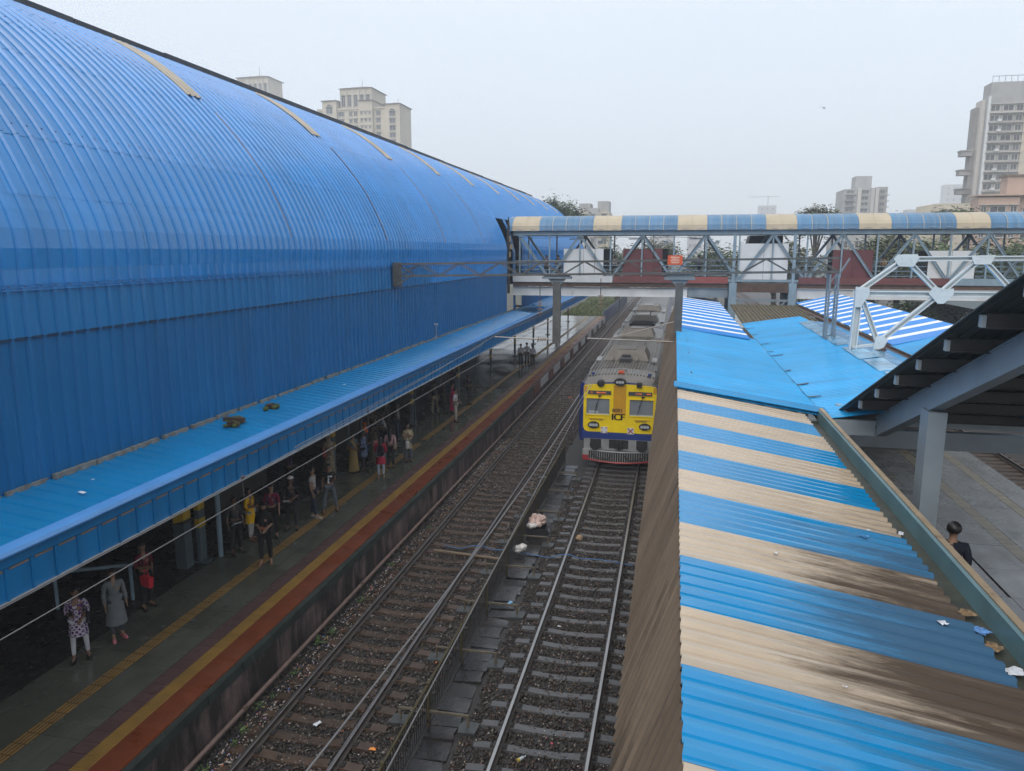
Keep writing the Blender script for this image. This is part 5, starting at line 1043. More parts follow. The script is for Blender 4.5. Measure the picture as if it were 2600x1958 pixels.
# cables and conduits slung along the footbridge
cb = MB()
for z, sg_, y in ((10.22, .10, BY0-.12), (7.14, .05, BY0-.24), (6.98, .08, BY0-.26)):
    cb.tube([(BXL + k*1.2, y, z - sg_*abs(math.sin(k*1.1))) for k in range(int((3.3-BXL)/1.2))], .014, 5)
for x in (-9.4, -5.2, -1.4, 2.0): cb.tube([(x, BY0-.13, 10.3), (x + .03, BY0-.13, 9.2), (x, BY0-.13, 7.7)], .014, 5)
bb(cb).build('slung_cable', M_black, fob)
for x in (-6.6, -2.6, 1.4): bb(MB().box(x-.5, x+.5, BY0+1.5, BY0+1.6, 10.05, 10.12)).build('tube_lamp', M_panelwhite, fob)
# ---------------------------------------------------------------- people
def skin_mesh(name, nodes, edges, material, sub=1):
    me = bpy.data.meshes.new(name); me.from_pydata([n[0] for n in nodes], edges, []); o = bpy.data.objects.new(name, me); COL.objects.link(o)
    md = o.modifiers.new('s', 'SKIN'); md.use_smooth_shade = True; md.branch_smoothing = 0.4
    for i, n in enumerate(nodes):
        r = n[1]; o.data.skin_vertices[0].data[i].radius = r if isinstance(r, tuple) else (r, r)
        o.data.skin_vertices[0].data[i].use_root = (i == 0)
    if sub: sd = o.modifiers.new('d', 'SUBSURF'); sd.levels = sub; sd.render_levels = sub
    dg = bpy.context.evaluated_depsgraph_get(); out = bpy.data.meshes.new_from_object(o.evaluated_get(dg)); bpy.data.objects.remove(o); bpy.data.meshes.remove(me)
    out.name = name; out.materials.clear(); out.materials.append(material); return out
M_skin = [mat('skin_brown', (0.20, 0.105, 0.062), 0.5, var=0.08), mat('skin_tan', (0.27, 0.15, 0.095), 0.5, var=0.08), mat('skin_deep', (0.13, 0.068, 0.042), 0.5, var=0.08)]
M_hair = mat('black_hair', (0.012, 0.010, 0.010), 0.4, var=0.2); M_eye = mat('dark_eye', (0.01, 0.01, 0.01), 0.2)
M_lip = mat('lip', (0.18, 0.06, 0.05), 0.5)
clothc = {}
def cloth(col, pat=None):
    key = (col, pat)
    if key not in clothc:
        m = mat('cloth', col, 0.85, spec=0.2, var=0.14, vs_=9, bump=0.25, bs=14)
        if pat:
            N, L = m.node_tree.nodes, m.node_tree.links; b = N['Principled BSDF']; src = b.inputs['Base Color'].links[0].from_socket
            tc_ = N.new('ShaderNodeTexCoord'); mx = N.new('ShaderNodeMix'); mx.data_type = 'RGBA'
            if pat[0] == 'rings':
                v = N.new('ShaderNodeTexVoronoi'); v.inputs['Scale'].default_value = 8.5; v.inputs['Randomness'].default_value = 0.25; L.new(tc_.outputs['Object'], v.inputs['Vector'])
                w = N.new('ShaderNodeMath'); w.operation = 'MULTIPLY'; w.inputs[1].default_value = 2.4; L.new(v.outputs['Distance'], w.inputs[0]); s_ = N.new('ShaderNodeMath'); s_.operation = 'PINGPONG'; s_.inputs[1].default_value = 0.5; L.new(w.outputs[0], s_.inputs[0])
                r = N.new('ShaderNodeMath'); r.operation = 'GREATER_THAN'; r.inputs[1].default_value = 0.27; L.new(s_.outputs[0], r.inputs[0]); L.new(r.outputs[0], mx.inputs[0])
            elif pat[0] == 'stripes':
                w = N.new('ShaderNodeTexWave'); w.inputs['Scale'].default_value = pat[2]; w.bands_direction = pat[3]; L.new(tc_.outputs['Object'], w.inputs['Vector']); r = N.new('ShaderNodeMath'); r.operation = 'GREATER_THAN'; r.inputs[1].default_value = 0.6; L.new(w.outputs['Fac'], r.inputs[0]); L.new(r.outputs[0], mx.inputs[0])
            else:
                n = N.new('ShaderNodeTexNoise'); n.inputs['Scale'].default_value = 24; L.new(tc_.outputs['Object'], n.inputs['Vector']); r = N.new('ShaderNodeMath'); r.operation = 'GREATER_THAN'; r.inputs[1].default_value = 0.53; L.new(n.outputs[0], r.inputs[0]); L.new(r.outputs[0], mx.inputs[0])
            L.new(src, mx.inputs[6]); mx.inputs[7].default_value = (*pat[1], 1); L.new(mx.outputs[2], b.inputs['Base Color'])
        clothc[key] = m
    return clothc[key]
ARM = dict(down=((.215, -.02, 1.14), (.225, .06, .90)), phone=((.21, -.02, 1.13), (.10, .22, 1.16)), hold=((.215, -.03, 1.12), (.09, .20, 1.04)), fold=((.22, .0, 1.14), (-.04, .17, 1.17)), bag=((.22, -.01, 1.13), (.23, .08, .92)), up=((.21, .08, 1.22), (.09, .17, 1.42)), behind=((.21, -.1, 1.14), (.06, -.17, 1.0)))
def person(x, y, face, label, h=1.62, top=('shirt', (.2, .2, .2), None), bottom=('trousers', (.03, .03, .035), None), arms=('down', 'down'), sk=0, hair='short', shoe=(.02, .02, .02), stance=(.10, .02), extras=(), head_turn=0.0, z=0.9, group=None):
    P = empty('person', (x, y, z), math.radians(face) - math.pi/2, label, 'person', group); s = h / 1.70; P.scale = (s, s, s); ms = M_skin[sk]
    st, step = stance
    jl = {}
    for sd in (-1, 1):
        f = step * sd; jl[sd] = dict(hip=(sd*.085, 0, .92), knee=(sd*(.07+st*.35), f*.5+.02, .50), ank=(sd*(.05+st*.55), f, .09), toe=(sd*(.07+st*.62), f+.15, .03), sho=(sd*.165, 0, 1.40))
        a = ARM[arms[0 if sd < 0 else 1]]; jl[sd]['elb'] = (sd*a[0][0], a[0][1], a[0][2]); jl[sd]['wri'] = (sd*a[1][0], a[1][1], a[1][2])
    nodes = [((0, 0, .97), .125), ((0, .0, 1.12), .112), ((0, 0, 1.30), .125), ((0, -.005, 1.42), .075), ((0, .0, 1.49), .048), ((0, .012, 1.545), .062), ((0, .0, 1.615), .086), ((0, -.005, 1.66), .07)]
    edges = [(i, i+1) for i in range(7)]
    for sd in (-1, 1):
        j = jl[sd]; n0 = len(nodes)
        nodes += [(j['hip'], .085), (j['knee'], .055), (j['ank'], .036), (j['toe'], .032)]; edges += [(0, n0), (n0, n0+1), (n0+1, n0+2), (n0+2, n0+3)]
        n1 = len(nodes); w = Vector(j['wri']); d = (w - Vector(j['elb'])).normalized(); palm = w + d*.07; side = d.cross(Vector((sd, 0, 0.3))).normalized()
        nodes += [(j['sho'], .058), (j['elb'], .040), (tuple(w), .027), (tuple(palm), .03)]; edges += [(2, n1), (n1, n1+1), (n1+1, n1+2), (n1+2, n1+3)]
        for k, (off, ln) in enumerate(((-.03, .07), (-.011, .085), (.011, .08), (.03, .06))):
            m0 = len(nodes); base = palm + side*off + d*.012; nodes += [(tuple(base), .0095), (tuple(base + d*ln*.55), .0085), (tuple(base + d*ln*.95 + Vector((0, .015, -.012))), .007)]; edges += [(n1+3, m0), (m0, m0+1), (m0+1, m0+2)]
        m0 = len(nodes); tb = w + d*.03 + side*(-.035); nodes += [(tuple(tb), .0105), (tuple(tb + d*.045 - side*.022), .009)]; edges += [(n1+3, m0), (m0, m0+1)]
    body = link('body', skin_mesh('body', nodes, edges, ms, 1), P)
    # face
    fc = MB().ell((0, .092, 1.60), (.012, .018, .022), 6, 5); fc.build('nose', ms, P, smooth=True)
    for sd in (-1, 1): MB().ell((sd*.031, .082, 1.622), (.012, .008, .007), 6, 5).build('eye', M_eye, P); MB().ell((sd*.088, -.005, 1.605), (.010, .02, .03), 6, 5).build('ear', ms, P, smooth=True)
    MB().ell((0, .082, 1.560), (.022, .008, .006), 6, 5).build('mouth', M_lip, P)
    # hair
    hb = MB().ell((0, -.012, 1.628), (.098, .104, .098), 14, 10)
    keep = [not (v[1] > .035 and v[2] < 1.655) and v[2] > (1.56 if hair == 'short' else 1.50) for v in hb.v]
    if hair != 'none':
        idx = {}; nv = []; 
        for i, k in enumerate(keep):
            if k: idx[i] = len(nv); nv.append(hb.v[i])
        hm = MB(); hm.v = nv; hm.f = [tuple(idx[i] for i in f) for f in hb.f if all(i in idx for i in f)]; hm.m = [0]*len(hm.f)
        hcol = M_hair if hair in ('short', 'long', 'bun', 'plait') else cloth(hair, None)
        if hair in ('long', 'plait'): w_ = .085 if hair == 'long' else .035; hm.loft([[(w_*c*a_, -.075 + .028*s_ - .015*(q > 1), zz) for a_, s_ in [(math.cos(t*math.pi/4), math.sin(t*math.pi/4)) for t in range(8)]] for q, (zz, c) in enumerate(((1.60, 1), (1.45, 1.05), (1.30, .9), (1.15, .5)))])
        if hair == 'bun': hm.ell((0, -.125, 1.60), .045, 8, 6)
        if not isinstance(hair, str): hm.loft([[(rx*math.cos(t*math.pi/6), ry*math.sin(t*math.pi/6)-.01, zz) for t in range(12)] for zz, rx, ry in ((1.56, .095, .085), (1.48, .085, .085), (1.40, .15, .11), (1.30, .17, .13))], cap=False)
        hm.build('hair' if isinstance(hair, str) else 'head_scarf', hcol, P, smooth=True)
    # clothes
    kind, col, pat = top; mt = cloth(col, pat); sl = {'shirt': .6, 'tee': .35, 'kurta': .7, 'coat': 1.0, 'sari': .5, 'dress': 1.0}.get(kind, .6)
    tn = [((0, 0, .98 if kind != 'tee' else 1.0), .138), ((0, 0, 1.12), .128), ((0, 0, 1.31), .140), ((0, -.004, 1.425), .078)]; te = [(0, 1), (1, 2), (2, 3)]
    for sd in (-1, 1):
        j = jl[sd]; n0 = len(tn); a, b, c = Vector(j['sho']), Vector(j['elb']), Vector(j['wri'])
        tn.append((tuple(a), .074)); te.append((2, n0))
        if sl <= .5: tn.append((tuple(a.lerp(b, sl*1.6)), .062)); te.append((n0, n0+1))
        else:
            tn.append((tuple(b), .056)); te.append((n0, n0+1)); tn.append((tuple(b.lerp(c, (sl-.5)*2*.95)), .042 if kind != 'coat' else .06)); te.append((n0+1, n0+2))
    link({'coat': 'raincoat', 'kurta': 'kurta_top', 'tee': 'tee_shirt', 'sari': 'blouse', 'dress': 'dress_top'}.get(kind, 'shirt'), skin_mesh('top', tn, te, mt, 1), P)
    def skirt(name, zt, zb, r0, r1, m_, fl=.12):
        rings = []
        for q in range(7):
            t = q/6; zz = zt + (zb-zt)*t; rx = r0[0] + (r1[0]-r0[0])*t; ry = r0[1] + (r1[1]-r0[1])*t
            rings.append([(rx*(1+fl*t*.35*math.sin(k*2.5+q*.3))*math.cos(k*math.pi/8), ry*(1+fl*t*.35*math.sin(k*2.5))*math.sin(k*math.pi/8) + step*.1, zz) for k in range(16)])
        MB().loft(rings, cap=False).build(name, m_, P, smooth=True)
    if kind == 'kurta': skirt('kurta_skirt', 1.10, .60, (.150, .13), (.20, .16), mt)
    if kind == 'coat': skirt('coat_skirt', 1.12, .38, (.165, .15), (.23, .19), mt)
    if kind == 'dress': skirt('dress_skirt', 1.10, .16, (.155, .135), (.23, .20), mt)
    if kind == 'sari': skirt('sari_skirt', 1.05, .08, (.155, .135), (.24, .20), cloth(bottom[1], bottom[2]), .2)
    if kind == 'sari': MB().loft([[(-.16, .05, 1.0), (-.12, .14, .98), (-.05, .15, 1.0)], [(-.06, .11, 1.2), (0, .15, 1.2), (.06, .14, 1.2)], [(.10, .06, 1.42), (.14, .09, 1.42), (.18, .05, 1.42)], [(.12, -.1, 1.40), (.15, -.12, 1.40), (.19, -.08, 1.40)], [(.08, -.16, .95), (.14, -.17, .95), (.2, -.14, .95)]], closed=False).build('sari_drape', cloth(bottom[1], bottom[2]), P, smooth=True)
    if kind not in ('sari', 'dress'):
        bk, bc, bp = bottom; bn = [((0, 0, .99), .132)]; be = []; wd = dict(trousers=(.098, .074, .062), leggings=(.09, .064, .044), wide=(.115, .105, .10))[bk]
        for sd in (-1, 1):
            j = jl[sd]; n0 = len(bn); bn += [(j['hip'], wd[0]), (j['knee'], wd[1]), ((j['ank'][0], j['ank'][1], .12), wd[2])]; be += [(0, n0), (n0, n0+1), (n0+1, n0+2)]
        link('trousers' if bk != 'leggings' else 'leggings', skin_mesh('bottom', bn, be, cloth(bc, bp), 1), P)
    for sd in (-1, 1):
        a, t = Vector(jl[sd]['ank']), Vector(jl[sd]['toe']); d = (t - a); d.z = 0; d.normalize(); c = (a + t) / 2; rgt = Vector((d.y, -d.x, 0))
        rings = [[tuple(Vector((c.x, c.y, 0)) + d*u + rgt*(w*cx) + Vector((0, 0, zz*cz))) for cx, cz in ((-1, 0), (1, 0), (.8, 1), (-.8, 1))] for u, w, zz in ((-.13, .032, .055), (-.06, .04, .07), (.05, .045, .06), (.12, .038, .045), (.155, .02, .03))]
        MB().loft(rings).build('shoe', cloth(shoe, None), P, smooth=True)
    for ex in extras:
        wl_, wr_ = Vector(jl[-1]['wri']), Vector(jl[1]['wri'])
        if ex[0] == 'phone': q = (wl_ + wr_)/2 + Vector((0, .09, .06)) if ex[1] == 0 else ((wr_ if ex[1] > 0 else wl_) + Vector((0, .07, .07))); o = MB().box(-.037, .037, -.006, .006, -.075, .075).build('mobile_phone', cloth(ex[2], None), P, q); o.rotation_euler = (-.7, 0, 0)
        if ex[0] == 'paper': q = (wl_ + wr_)/2 + Vector((0, .08, .02)); o = MB().box(-.13, .13, -.006, .006, -.08, .08).build('folded_paper', M_paper, P, q); o.rotation_euler = (-.9, 0, .1)
        if ex[0] == 'tote':
            q = wr_ if ex[1] > 0 else wl_; q = q + Vector((0, .02, -.08)); c_ = cloth(ex[2], None)
            MB().loft([[(-.05, -.17, -.42), (.05, -.17, -.42), (.05, .17, -.42), (-.05, .17, -.42)], [(-.07, -.2, -.15), (.07, -.2, -.15), (.07, .2, -.15), (-.07, .2, -.15)]]).tube([(0, -.1, -.16), (0, -.06, .0), (0, .06, .0), (0, .1, -.16)], .01, 5).build('hand_bag', c_, P, q)
        if ex[0] == 'shoulder': c_ = cloth(ex[2], None); sd = ex[1]; MB().loft([[(sd*.16, -.19, .88), (sd*.26, -.17, .88), (sd*.26, .13, .88), (sd*.16, .13, .88)], [(sd*.17, -.17, 1.12), (sd*.24, -.16, 1.12), (sd*.24, .12, 1.12), (sd*.17, .12, 1.12)]]).tube([(sd*.2, -.12, 1.12), (sd*.17, -.03, 1.48), (sd*.2, .08, 1.12)], .012, 5).build('shoulder_bag', c_, P)
        if ex[0] == 'backpack': MB().loft([[(rx*math.cos(k*math.pi/5), -.20 + ry*math.sin(k*math.pi/5), zz) for k in range(10)] for zz, rx, ry in ((.96, .11, .06), (1.02, .15, .09), (1.25, .145, .09), (1.37, .12, .07), (1.41, .06, .04))]).tube([(-.09, -.12, 1.36), (-.1, .13, 1.34), (-.1, .12, 1.1)], .016, 5).tube([(.09, -.12, 1.36), (.1, .13, 1.34), (.1, .12, 1.1)], .016, 5).build('backpack', cloth(ex[1], None), P, smooth=True)
        if ex[0] == 'cap': hm = MB().ell((0, -.008, 1.665), (.100, .106, .075), 14, 8); hm.v = [(a, b, max(c, 1.655)) for a, b, c in hm.v]; hm.build('skull_cap', cloth(ex[1], None), P, smooth=True)
        if ex[0] == 'stole': MB().loft([[(-.2, .02, 1.05), (-.14, .13, 1.03), (-.1, .15, 1.05)], [(-.16, .06, 1.36), (-.1, .13, 1.34), (-.05, .15, 1.3)], [(0, .08, 1.45), (0, .12, 1.40), (0, .155, 1.34)], [(.16, .06, 1.36), (.1, .13, 1.34), (.05, .15, 1.3)], [(.2, .02, 1.0), (.14, .13, .98), (.1, .15, 1.0)]], closed=False).build('stole', cloth(ex[1], None), P, smooth=True)
        if ex[0] == 'print': MB().box(-.10, -.02, .148, .152, 1.28, 1.34).box(.0, .05, .148, .152, 1.28, 1.34).prism([(-.02, 1.06), (.06, 1.08), (.05, 1.24), (-.01, 1.26), (.02, 1.16)], 'y', .148, .152).build('shirt_print', M_paper, P)
    return P
BK = (.016, .016, .019); NV = (.02, .026, .045); SC = None
person(-11.84, 12.2, -50, 'woman in purple and white printed kurta with white leggings looking at her phone', 1.56, ('kurta', (.50, .44, .50), ('rings', (.085, .035, .13))), ('leggings', (.50, .50, .52), None), ('hold', 'phone'), 0, 'plait', BK, (.16, .05), (('phone', 1, BK), ('shoulder', -1, BK)))
person(-11.70, 13.1, -35, 'woman in long grey raincoat with pink clogs', 1.60, ('coat', (.155, .165, .17), None), ('trousers', (.05, .055, .065), None), ('down', 'down'), 1, 'short', (.52, .15, .19), (.10, .04))
person(-12.05, 14.5, -20, 'woman in maroon top and dark trousers holding a red tote bag', 1.60, ('shirt', (.14, .018, .035), None), ('trousers', BK, None), ('hold', 'phone'), 0, 'long', (.03, .02, .02), (.12, .03), (('tote', 1, (.62, .03, .05)), ('backpack', BK)))
person(-11.80, 17.9, -35, 'person in dark grey shirt holding a white paper behind the woman in black', 1.66, ('shirt', (.045, .047, .045), None), ('trousers', BK, None), ('down', 'down'), 2, 'short', BK, (.14, .04), (('paper',),))
person(-11.92, 18.85, 0, 'woman in bright yellow kurta with white leggings', 1.58, ('kurta', (.78, .43, .010), None), ('leggings', (.45, .44, .42), None), ('fold', 'phone'), 0, 'long', (.14, .07, .04), (.08, .03), (('phone', 1, BK), ('backpack', (.10, .07, .05))))
person(-10.62, 17.45, -70, 'woman all in black with black head covering and sandals near the guide tiles', 1.70, ('shirt', (.012, .012, .013), None), ('trousers', (.012, .012, .013), None), ('hold', 'hold'), 1, (.012, .012, .013), (.22, .11, .07), (.12, .04), (('phone', 0, (.45, .16, .08)),))
person(-11.40, 19.2, -70, 'woman in dark red shirt with a backpack standing behind the woman in black', 1.62, ('shirt', (.17, .022, .05), None), ('trousers', BK, None), ('down', 'down'), 1, 'long', BK, (.1, .02), (('backpack', (.05, .05, .09)),))
person(-11.15, 19.9, -75, 'bearded man in white skull cap and dark shirt reading a paper', 1.66, ('shirt', (.018, .021, .028), None), ('trousers', (.03, .03, .033), None), ('hold', 'down'), 2, 'short', BK, (.14, .03), (('cap', (.62, .56, .55)), ('paper',)))
person(-11.00, 21.0, 10, 'young man in pale grey shirt, dark jeans and white sandals', 1.64, ('tee', (.36, .34, .34), None), ('trousers', (.025, .032, .055), None), ('down', 'down'), 1, 'short', (.40, .36, .33), (.06, .09))
person(-10.72, 21.6, -60, 'young man in black printed t-shirt and grey jeans standing legs apart', 1.60, ('tee', (.014, .014, .016), None), ('trousers', (.10, .12, .14), None), ('behind', 'down'), 0, 'short', (.10, .055, .04), (.30, .05), (('print',),))
person(-12.40, 25.1, -50, 'woman in beige patterned dress and head scarf with a red bag', 1.62, ('dress', (.30, .25, .17), ('spots', (.11, .075, .05))), ('trousers', BK, None), ('fold', 'hold'), 1, (.28, .23, .17), BK, (.06, .02), (('shoulder', 1, (.42, .06, .05)),))
person(-11.80, 25.9, -30, 'woman in ochre and beige sari standing at the edge of the crowd', 1.56, ('sari', (.10, .13, .15), None), ('sari', (.34, .21, .05), ('spots', (.24, .19, .11))), ('hold', 'hold'), 0, 'bun', BK)
person(-10.50, 25.45, 110, 'woman seen from behind in red top with a black backpack and pale trousers', 1.58, ('kurta', (.36, .02, .05), None), ('leggings', (.36, .42, .50), None), ('hold', 'hold'), 0, 'long', (.25, .18, .12), (.08, .02), (('backpack', (.014, .014, .018)),))
person(-10.60, 26.7, 100, 'woman seen from behind in pink shirt with a beige shoulder bag', 1.60, ('shirt', (.50, .31, .34), None), ('trousers', (.022, .02, .022), None), ('down', 'down'), 1, 'long', BK, (.08, .03), (('shoulder', 1, (.26, .19, .14)),))
person(-10.28, 27.8, -65, 'woman in beige kurta and grey trousers with arms folded over a white bag', 1.56, ('kurta', (.33, .27, .18), ('spots', (.25, .20, .13))), ('wide', (.085, .10, .12), None), ('fold', 'fold'), 0, 'bun', BK, (.10, .02), (('stole', (.42, .34, .22)), ('tote', -1, (.55, .54, .53))))
person(-11.80, 28.9, -150, 'man in black and white striped shirt in the crowd under the canopy', 1.70, ('shirt', (.42, .43, .45), ('stripes', (.03, .03, .035), 9, 'X')), ('trousers', BK, None), ('behind', 'hold'), 2, 'short')
person(-11.95, 27.4, -40, 'person with orange head cloth and dark clothes in the crowd', 1.60, ('kurta', (.03, .035, .045), None), ('wide', BK, None), ('hold', 'hold'), 2, (.60, .13, .02), BK, (.08, .02), (('tote', 1, (.05, .16, .32)),))
person(-11.45, 27.0, -120, 'woman in olive dress with a pink bag in the crowd', 1.58, ('dress', (.085, .075, .05), None), ('trousers', BK, None), ('hold', 'hold'), 2, 'long', BK, (.06, .02), (('shoulder', -1, (.45, .17, .16)),))
person(-11.55, 26.3, 180, 'woman in blue dotted top at the back of the crowd', 1.55, ('kurta', (.05, .08, .18), ('spots', (.30, .34, .42))), ('trousers', BK, None), ('hold', 'fold'), 0, 'bun')
person(-11.85, 30.8, -160, 'man in dark shirt with thin white hoops and blue jeans leaning at a column', 1.70, ('shirt', (.02, .026, .03), ('stripes', (.40, .42, .42), 5, 'Z')), ('trousers', (.035, .055, .085), None), ('hold', 'down'), 2, 'short')
person(-11.92, 36.4, -60, 'man in dark shirt and khaki trousers with a black bag between the columns', 1.70, ('shirt', (.018, .019, .028), None), ('trousers', (.27, .23, .15), None), ('down', 'down'), 2, 'short', BK, (.2, .06), (('tote', -1, BK),))
person(-10.40, 35.0, 0, 'man in white shirt and cream trousers standing near the tactile strip', 1.68, ('shirt', (.58, .58, .62), None), ('trousers', (.46, .42, .38), None), ('fold', 'hold'), 1, 'short', BK, (.10, .05))
person(-11.15, 37.0, 20, 'woman in magenta dress behind the man in white', 1.62, ('dress', (.50, .015, .10), None), ('trousers', BK, None), ('hold', 'down'), 1, 'long')
person(-11.6, 36.8, 30, 'person in black standing behind the magenta dress', 1.66, ('shirt', BK, None), ('trousers', BK, None), ('down', 'down'), 2, 'short')
person(-10.92, 39.3, -10, 'man in dark blue shirt with a backpack near the bright puddles', 1.68, ('shirt', (.018, .028, .05), None), ('trousers', BK, None), ('down', 'phone'), 2, 'short', BK, (.12, .05), (('backpack', BK),))
for (x, y, c, lb) in ((-10.80, 53.3, (.52, .52, .55), 'man in white shirt with rolled sleeves under the canopy past the footbridge'), (-10.50, 54.1, (.55, .55, .58), 'man in white shirt and dark trousers talking past the footbridge'), (-9.85, 52.9, (.36, .34, .42), 'man in lilac shirt near the platform edge past the footbridge')):
    person(x, y, -60, lb, 1.70, ('shirt', c, None), ('trousers', BK, None), ('down', 'down'), 2, 'short')
for k, (x, y) in enumerate(((-12.6, 29.8), (-12.9, 32.0), (-12.7, 38.5), (-12.9, 23.0), (-12.5, 41.5))):
    person(x, y, -60 + 40*k, ['person in dark brown shirt deep in the hall behind the crowd', 'person in dark green shirt by the hall column', 'person in grey shirt in the dark hall beyond the khaki trousers', 'person in dark violet shirt in the hall behind the cap man', 'person in dark blue shirt at the far hall column'][k], 1.64, ('shirt', [(.06, .035, .025), (.02, .04, .03), (.10, .10, .10), (.05, .03, .06), (.02, .03, .06)][k], None), ('trousers', BK, None), ('down', 'hold'), 2, 'short')
# people on the footbridge and the man on the right platform
for k, (x, c, lb) in enumerate(((-8.55, (.10, .03, .02), 'person in dark red crossing the footbridge by the vault'), (-7.75, BK, 'person in black at the footbridge railing beside the white panel'), (-3.9, (.45, .45, .47), 'person in pale shirt on the footbridge between the white and maroon panels'), (1.55, (.10, .11, .13), 'person in grey walking on the footbridge past the maroon panel'), (12.7, (.30, .20, .10), 'person in tan on the footbridge behind the truss'))):
    person(x, 51.0, -90 + 30*k, lb, 1.66, ('shirt', c, None), ('trousers', BK, None), ('down', 'hold'), 2, 'short', z=7.34)
person(4.02, 11.2, 75, 'man in dark navy shirt seen from behind on the stair past the gutter', 1.70, ('shirt', (.014, .018, .03), None), ('trousers', (.02, .02, .025), None), ('hold', 'hold'), 1, 'short', z=3.80)
# ---------------------------------------------------------------- far buildings
M_bcream = mat('cream_render', (0.50, 0.45, 0.36), 0.8, var=0.10, vs_=0.15, stains=[((0.25, 0.23, 0.20), 0.2, (1, 1, 0.25), 0.58, 0.8, 0.4)])
M_bgrey = mat('grey_stained_render', (0.34, 0.34, 0.335), 0.8, var=0.14, vs_=0.2, stains=[((0.14, 0.13, 0.12), 0.3, (1, 1, 0.2), 0.55, 0.75, 0.5)])
M_bpink = mat('pink_render', (0.46, 0.33, 0.26), 0.8, var=0.08, vs_=0.2, stains=[((0.22, 0.17, 0.14), 0.35, (1, 1, 0.2), 0.6, 0.8, 0.4)])
M_bpane = mat('far_window_pane', (0.075, 0.085, 0.095), 0.2, var=0.35, vs_=0.4, rnd=0.4); M_bframe = mat('far_window_frame', (0.45, 0.43, 0.40), 0.7, rnd=0.15)
M_broof = mat('far_brown_roof', (0.20, 0.15, 0.12), 0.8, var=0.1); M_bshade = mat('far_balcony_grey', (0.26, 0.25, 0.24), 0.8, var=0.2, vs_=0.3, rnd=0.2)
wcache = {}
def window(parent, x, z, w, h, y=0.0, face='y', arch=False):
    key = (w, h, face, arch)
    if key not in wcache:
        f = MB(); p = MB(); t = 0.12
        f.box(-w/2-t, w/2+t, -0.18, 0.0, -h/2-t, -h/2).box(-w/2-t, -w/2, -0.12, 0.0, -h/2, h/2).box(w/2, w/2+t, -0.12, 0.0, -h/2, h/2).box(-w/2-t, w/2+t, -0.12, 0.0, h/2, h/2+t)
        f.box(-0.04, 0.04, -0.07, 0, -h/2, h/2).box(-w/2-0.25, w/2+0.25, -0.4, 0, h/2+t+0.1, h/2+t+0.2)
        p.box(-w/2, w/2, -0.03, 0.06, -h/2, h/2)
        if arch: p.prism([(-w/2, h/2+0.0)] + [(w/2*math.cos(math.pi - math.pi*k/8), h/2 + w/2*math.sin(math.pi*k/8)) for k in range(1, 8)] + [(w/2, h/2)], 'y', -0.13, -0.05)
        fm, pm = f.mesh('window', M_bframe), p.mesh('pane', M_bpane); wcache[key] = (fm, pm)
    fm, pm = wcache[key]; rot = (0, 0, 0) if face == 'y' else (0, 0, math.radians(90) if face == '+x' else math.radians(-90))
    o = link('window', fm, parent, (x, y, z) if face == 'y' else (y, x, z), rot); link('pane', pm, o); return o
K = 1.45; Z0 = 3.06
def far_root(name, loc, label, cat):
    o = empty(name, (loc[0]*K, loc[1]*K, 9.3 + (loc[2]-9.3)*K), label=label, cat=cat); o.scale = (K, K, K); return o
def hip(mb, x0, x1, y0, y1, z, h, o=0.6, m=0):
    xm, ym = (x0+x1)/2, (y0+y1)/2; return mb.add([(x0-o, y0-o, z), (x1+o, y0-o, z), (x1+o, y1+o, z), (x0-o, y1+o, z), (xm, ym, z+h)], [(0, 1, 4), (1, 2, 4), (2, 3, 4), (3, 0, 4), (0, 3, 2, 1)], m)
# cream tower block with hipped pavilions
B = far_root('apartment_tower', (-103, 245, -0.5), 'wide cream apartment tower with hipped rooftop pavilions behind the blue vault', 'building'); oz = 0.5
MB().box(-14, 14.2, -5, 1, Z0, 55 + oz).build('wall', M_bcream, B)
MB().box(-12.2, -7.2, -5.8, 5, Z0, 57.6 + oz).build('wall_bay', M_bcream, B); MB().box(0.8, 5.4, -6.2, 5, Z0, 57.2 + oz).build('wall_bay', M_bcream, B); MB().box(9.6, 14.6, -5.8, 5, Z0, 55.9 + oz).build('wall_bay', M_bcream, B)
MB().box(-6.6, 4.2, -3.5, 9, 55 + oz, 61.6 + oz).build('pavilion', M_bcream, B)
rf = MB(); hip(rf, -6.6, 4.2, -3.5, 9, 61.6 + oz, 1.8); hip(rf, -12.2, -7.2, -5.8, 5, 57.6 + oz, 1.3); hip(rf, 0.8, 5.4, -6.2, 5, 57.2 + oz, 1.2); hip(rf, 9.6, 14.6, -5.8, 5, 55.9 + oz, 1.3)
R_ = rf.build('roof', M_broof, B); MB().box(-14.4, 14.6, -5.3, -4.9, 54.7 + oz, 55.2 + oz).build('cornice', M_bcream, B)
MB().tube([(-1.2, 2, 63.3 + oz), (-1.2, 2, 65.5 + oz)], 0.08, 5).build('mast', M_bshade, R_); MB().tube([(12, 0, 57 + oz), (12, 0, 58.6 + oz)], 0.07, 5).build('mast', M_bshade, R_)
for k in range(5): window(B, -5.6 + k*2.15, 57.6 + oz, 1.1, 3.2, -3.5, arch=True)
for k in range(6): MB().box(-6.75 + k*2.15, -6.4 + k*2.15, -3.8, -3.5, 55.3 + oz, 61.2 + oz).build('pilaster', M_bframe, B)
for f in range(12):
    z = 53.3 - f*2.2 + oz
    for x, w in ((-13.2, 0.7), (-5.9, 1.9), (-2.6, 1.0), (-0.9, 1.0), (7.0, 1.3)): window(B, x, z, w, 1.15, -5)
    window(B, -9.7, z + (1.2 if f == 0 else 0), 2.0, 1.3 if f else 1.8, -5.8, arch=(f == 0)); window(B, 12.1, z - 0.5, 1.9, 1.3, -5.8, arch=(f == 0))
    for x in (1.7, 3.1, 4.5): window(B, x, z, 0.55, 0.7, -6.2)
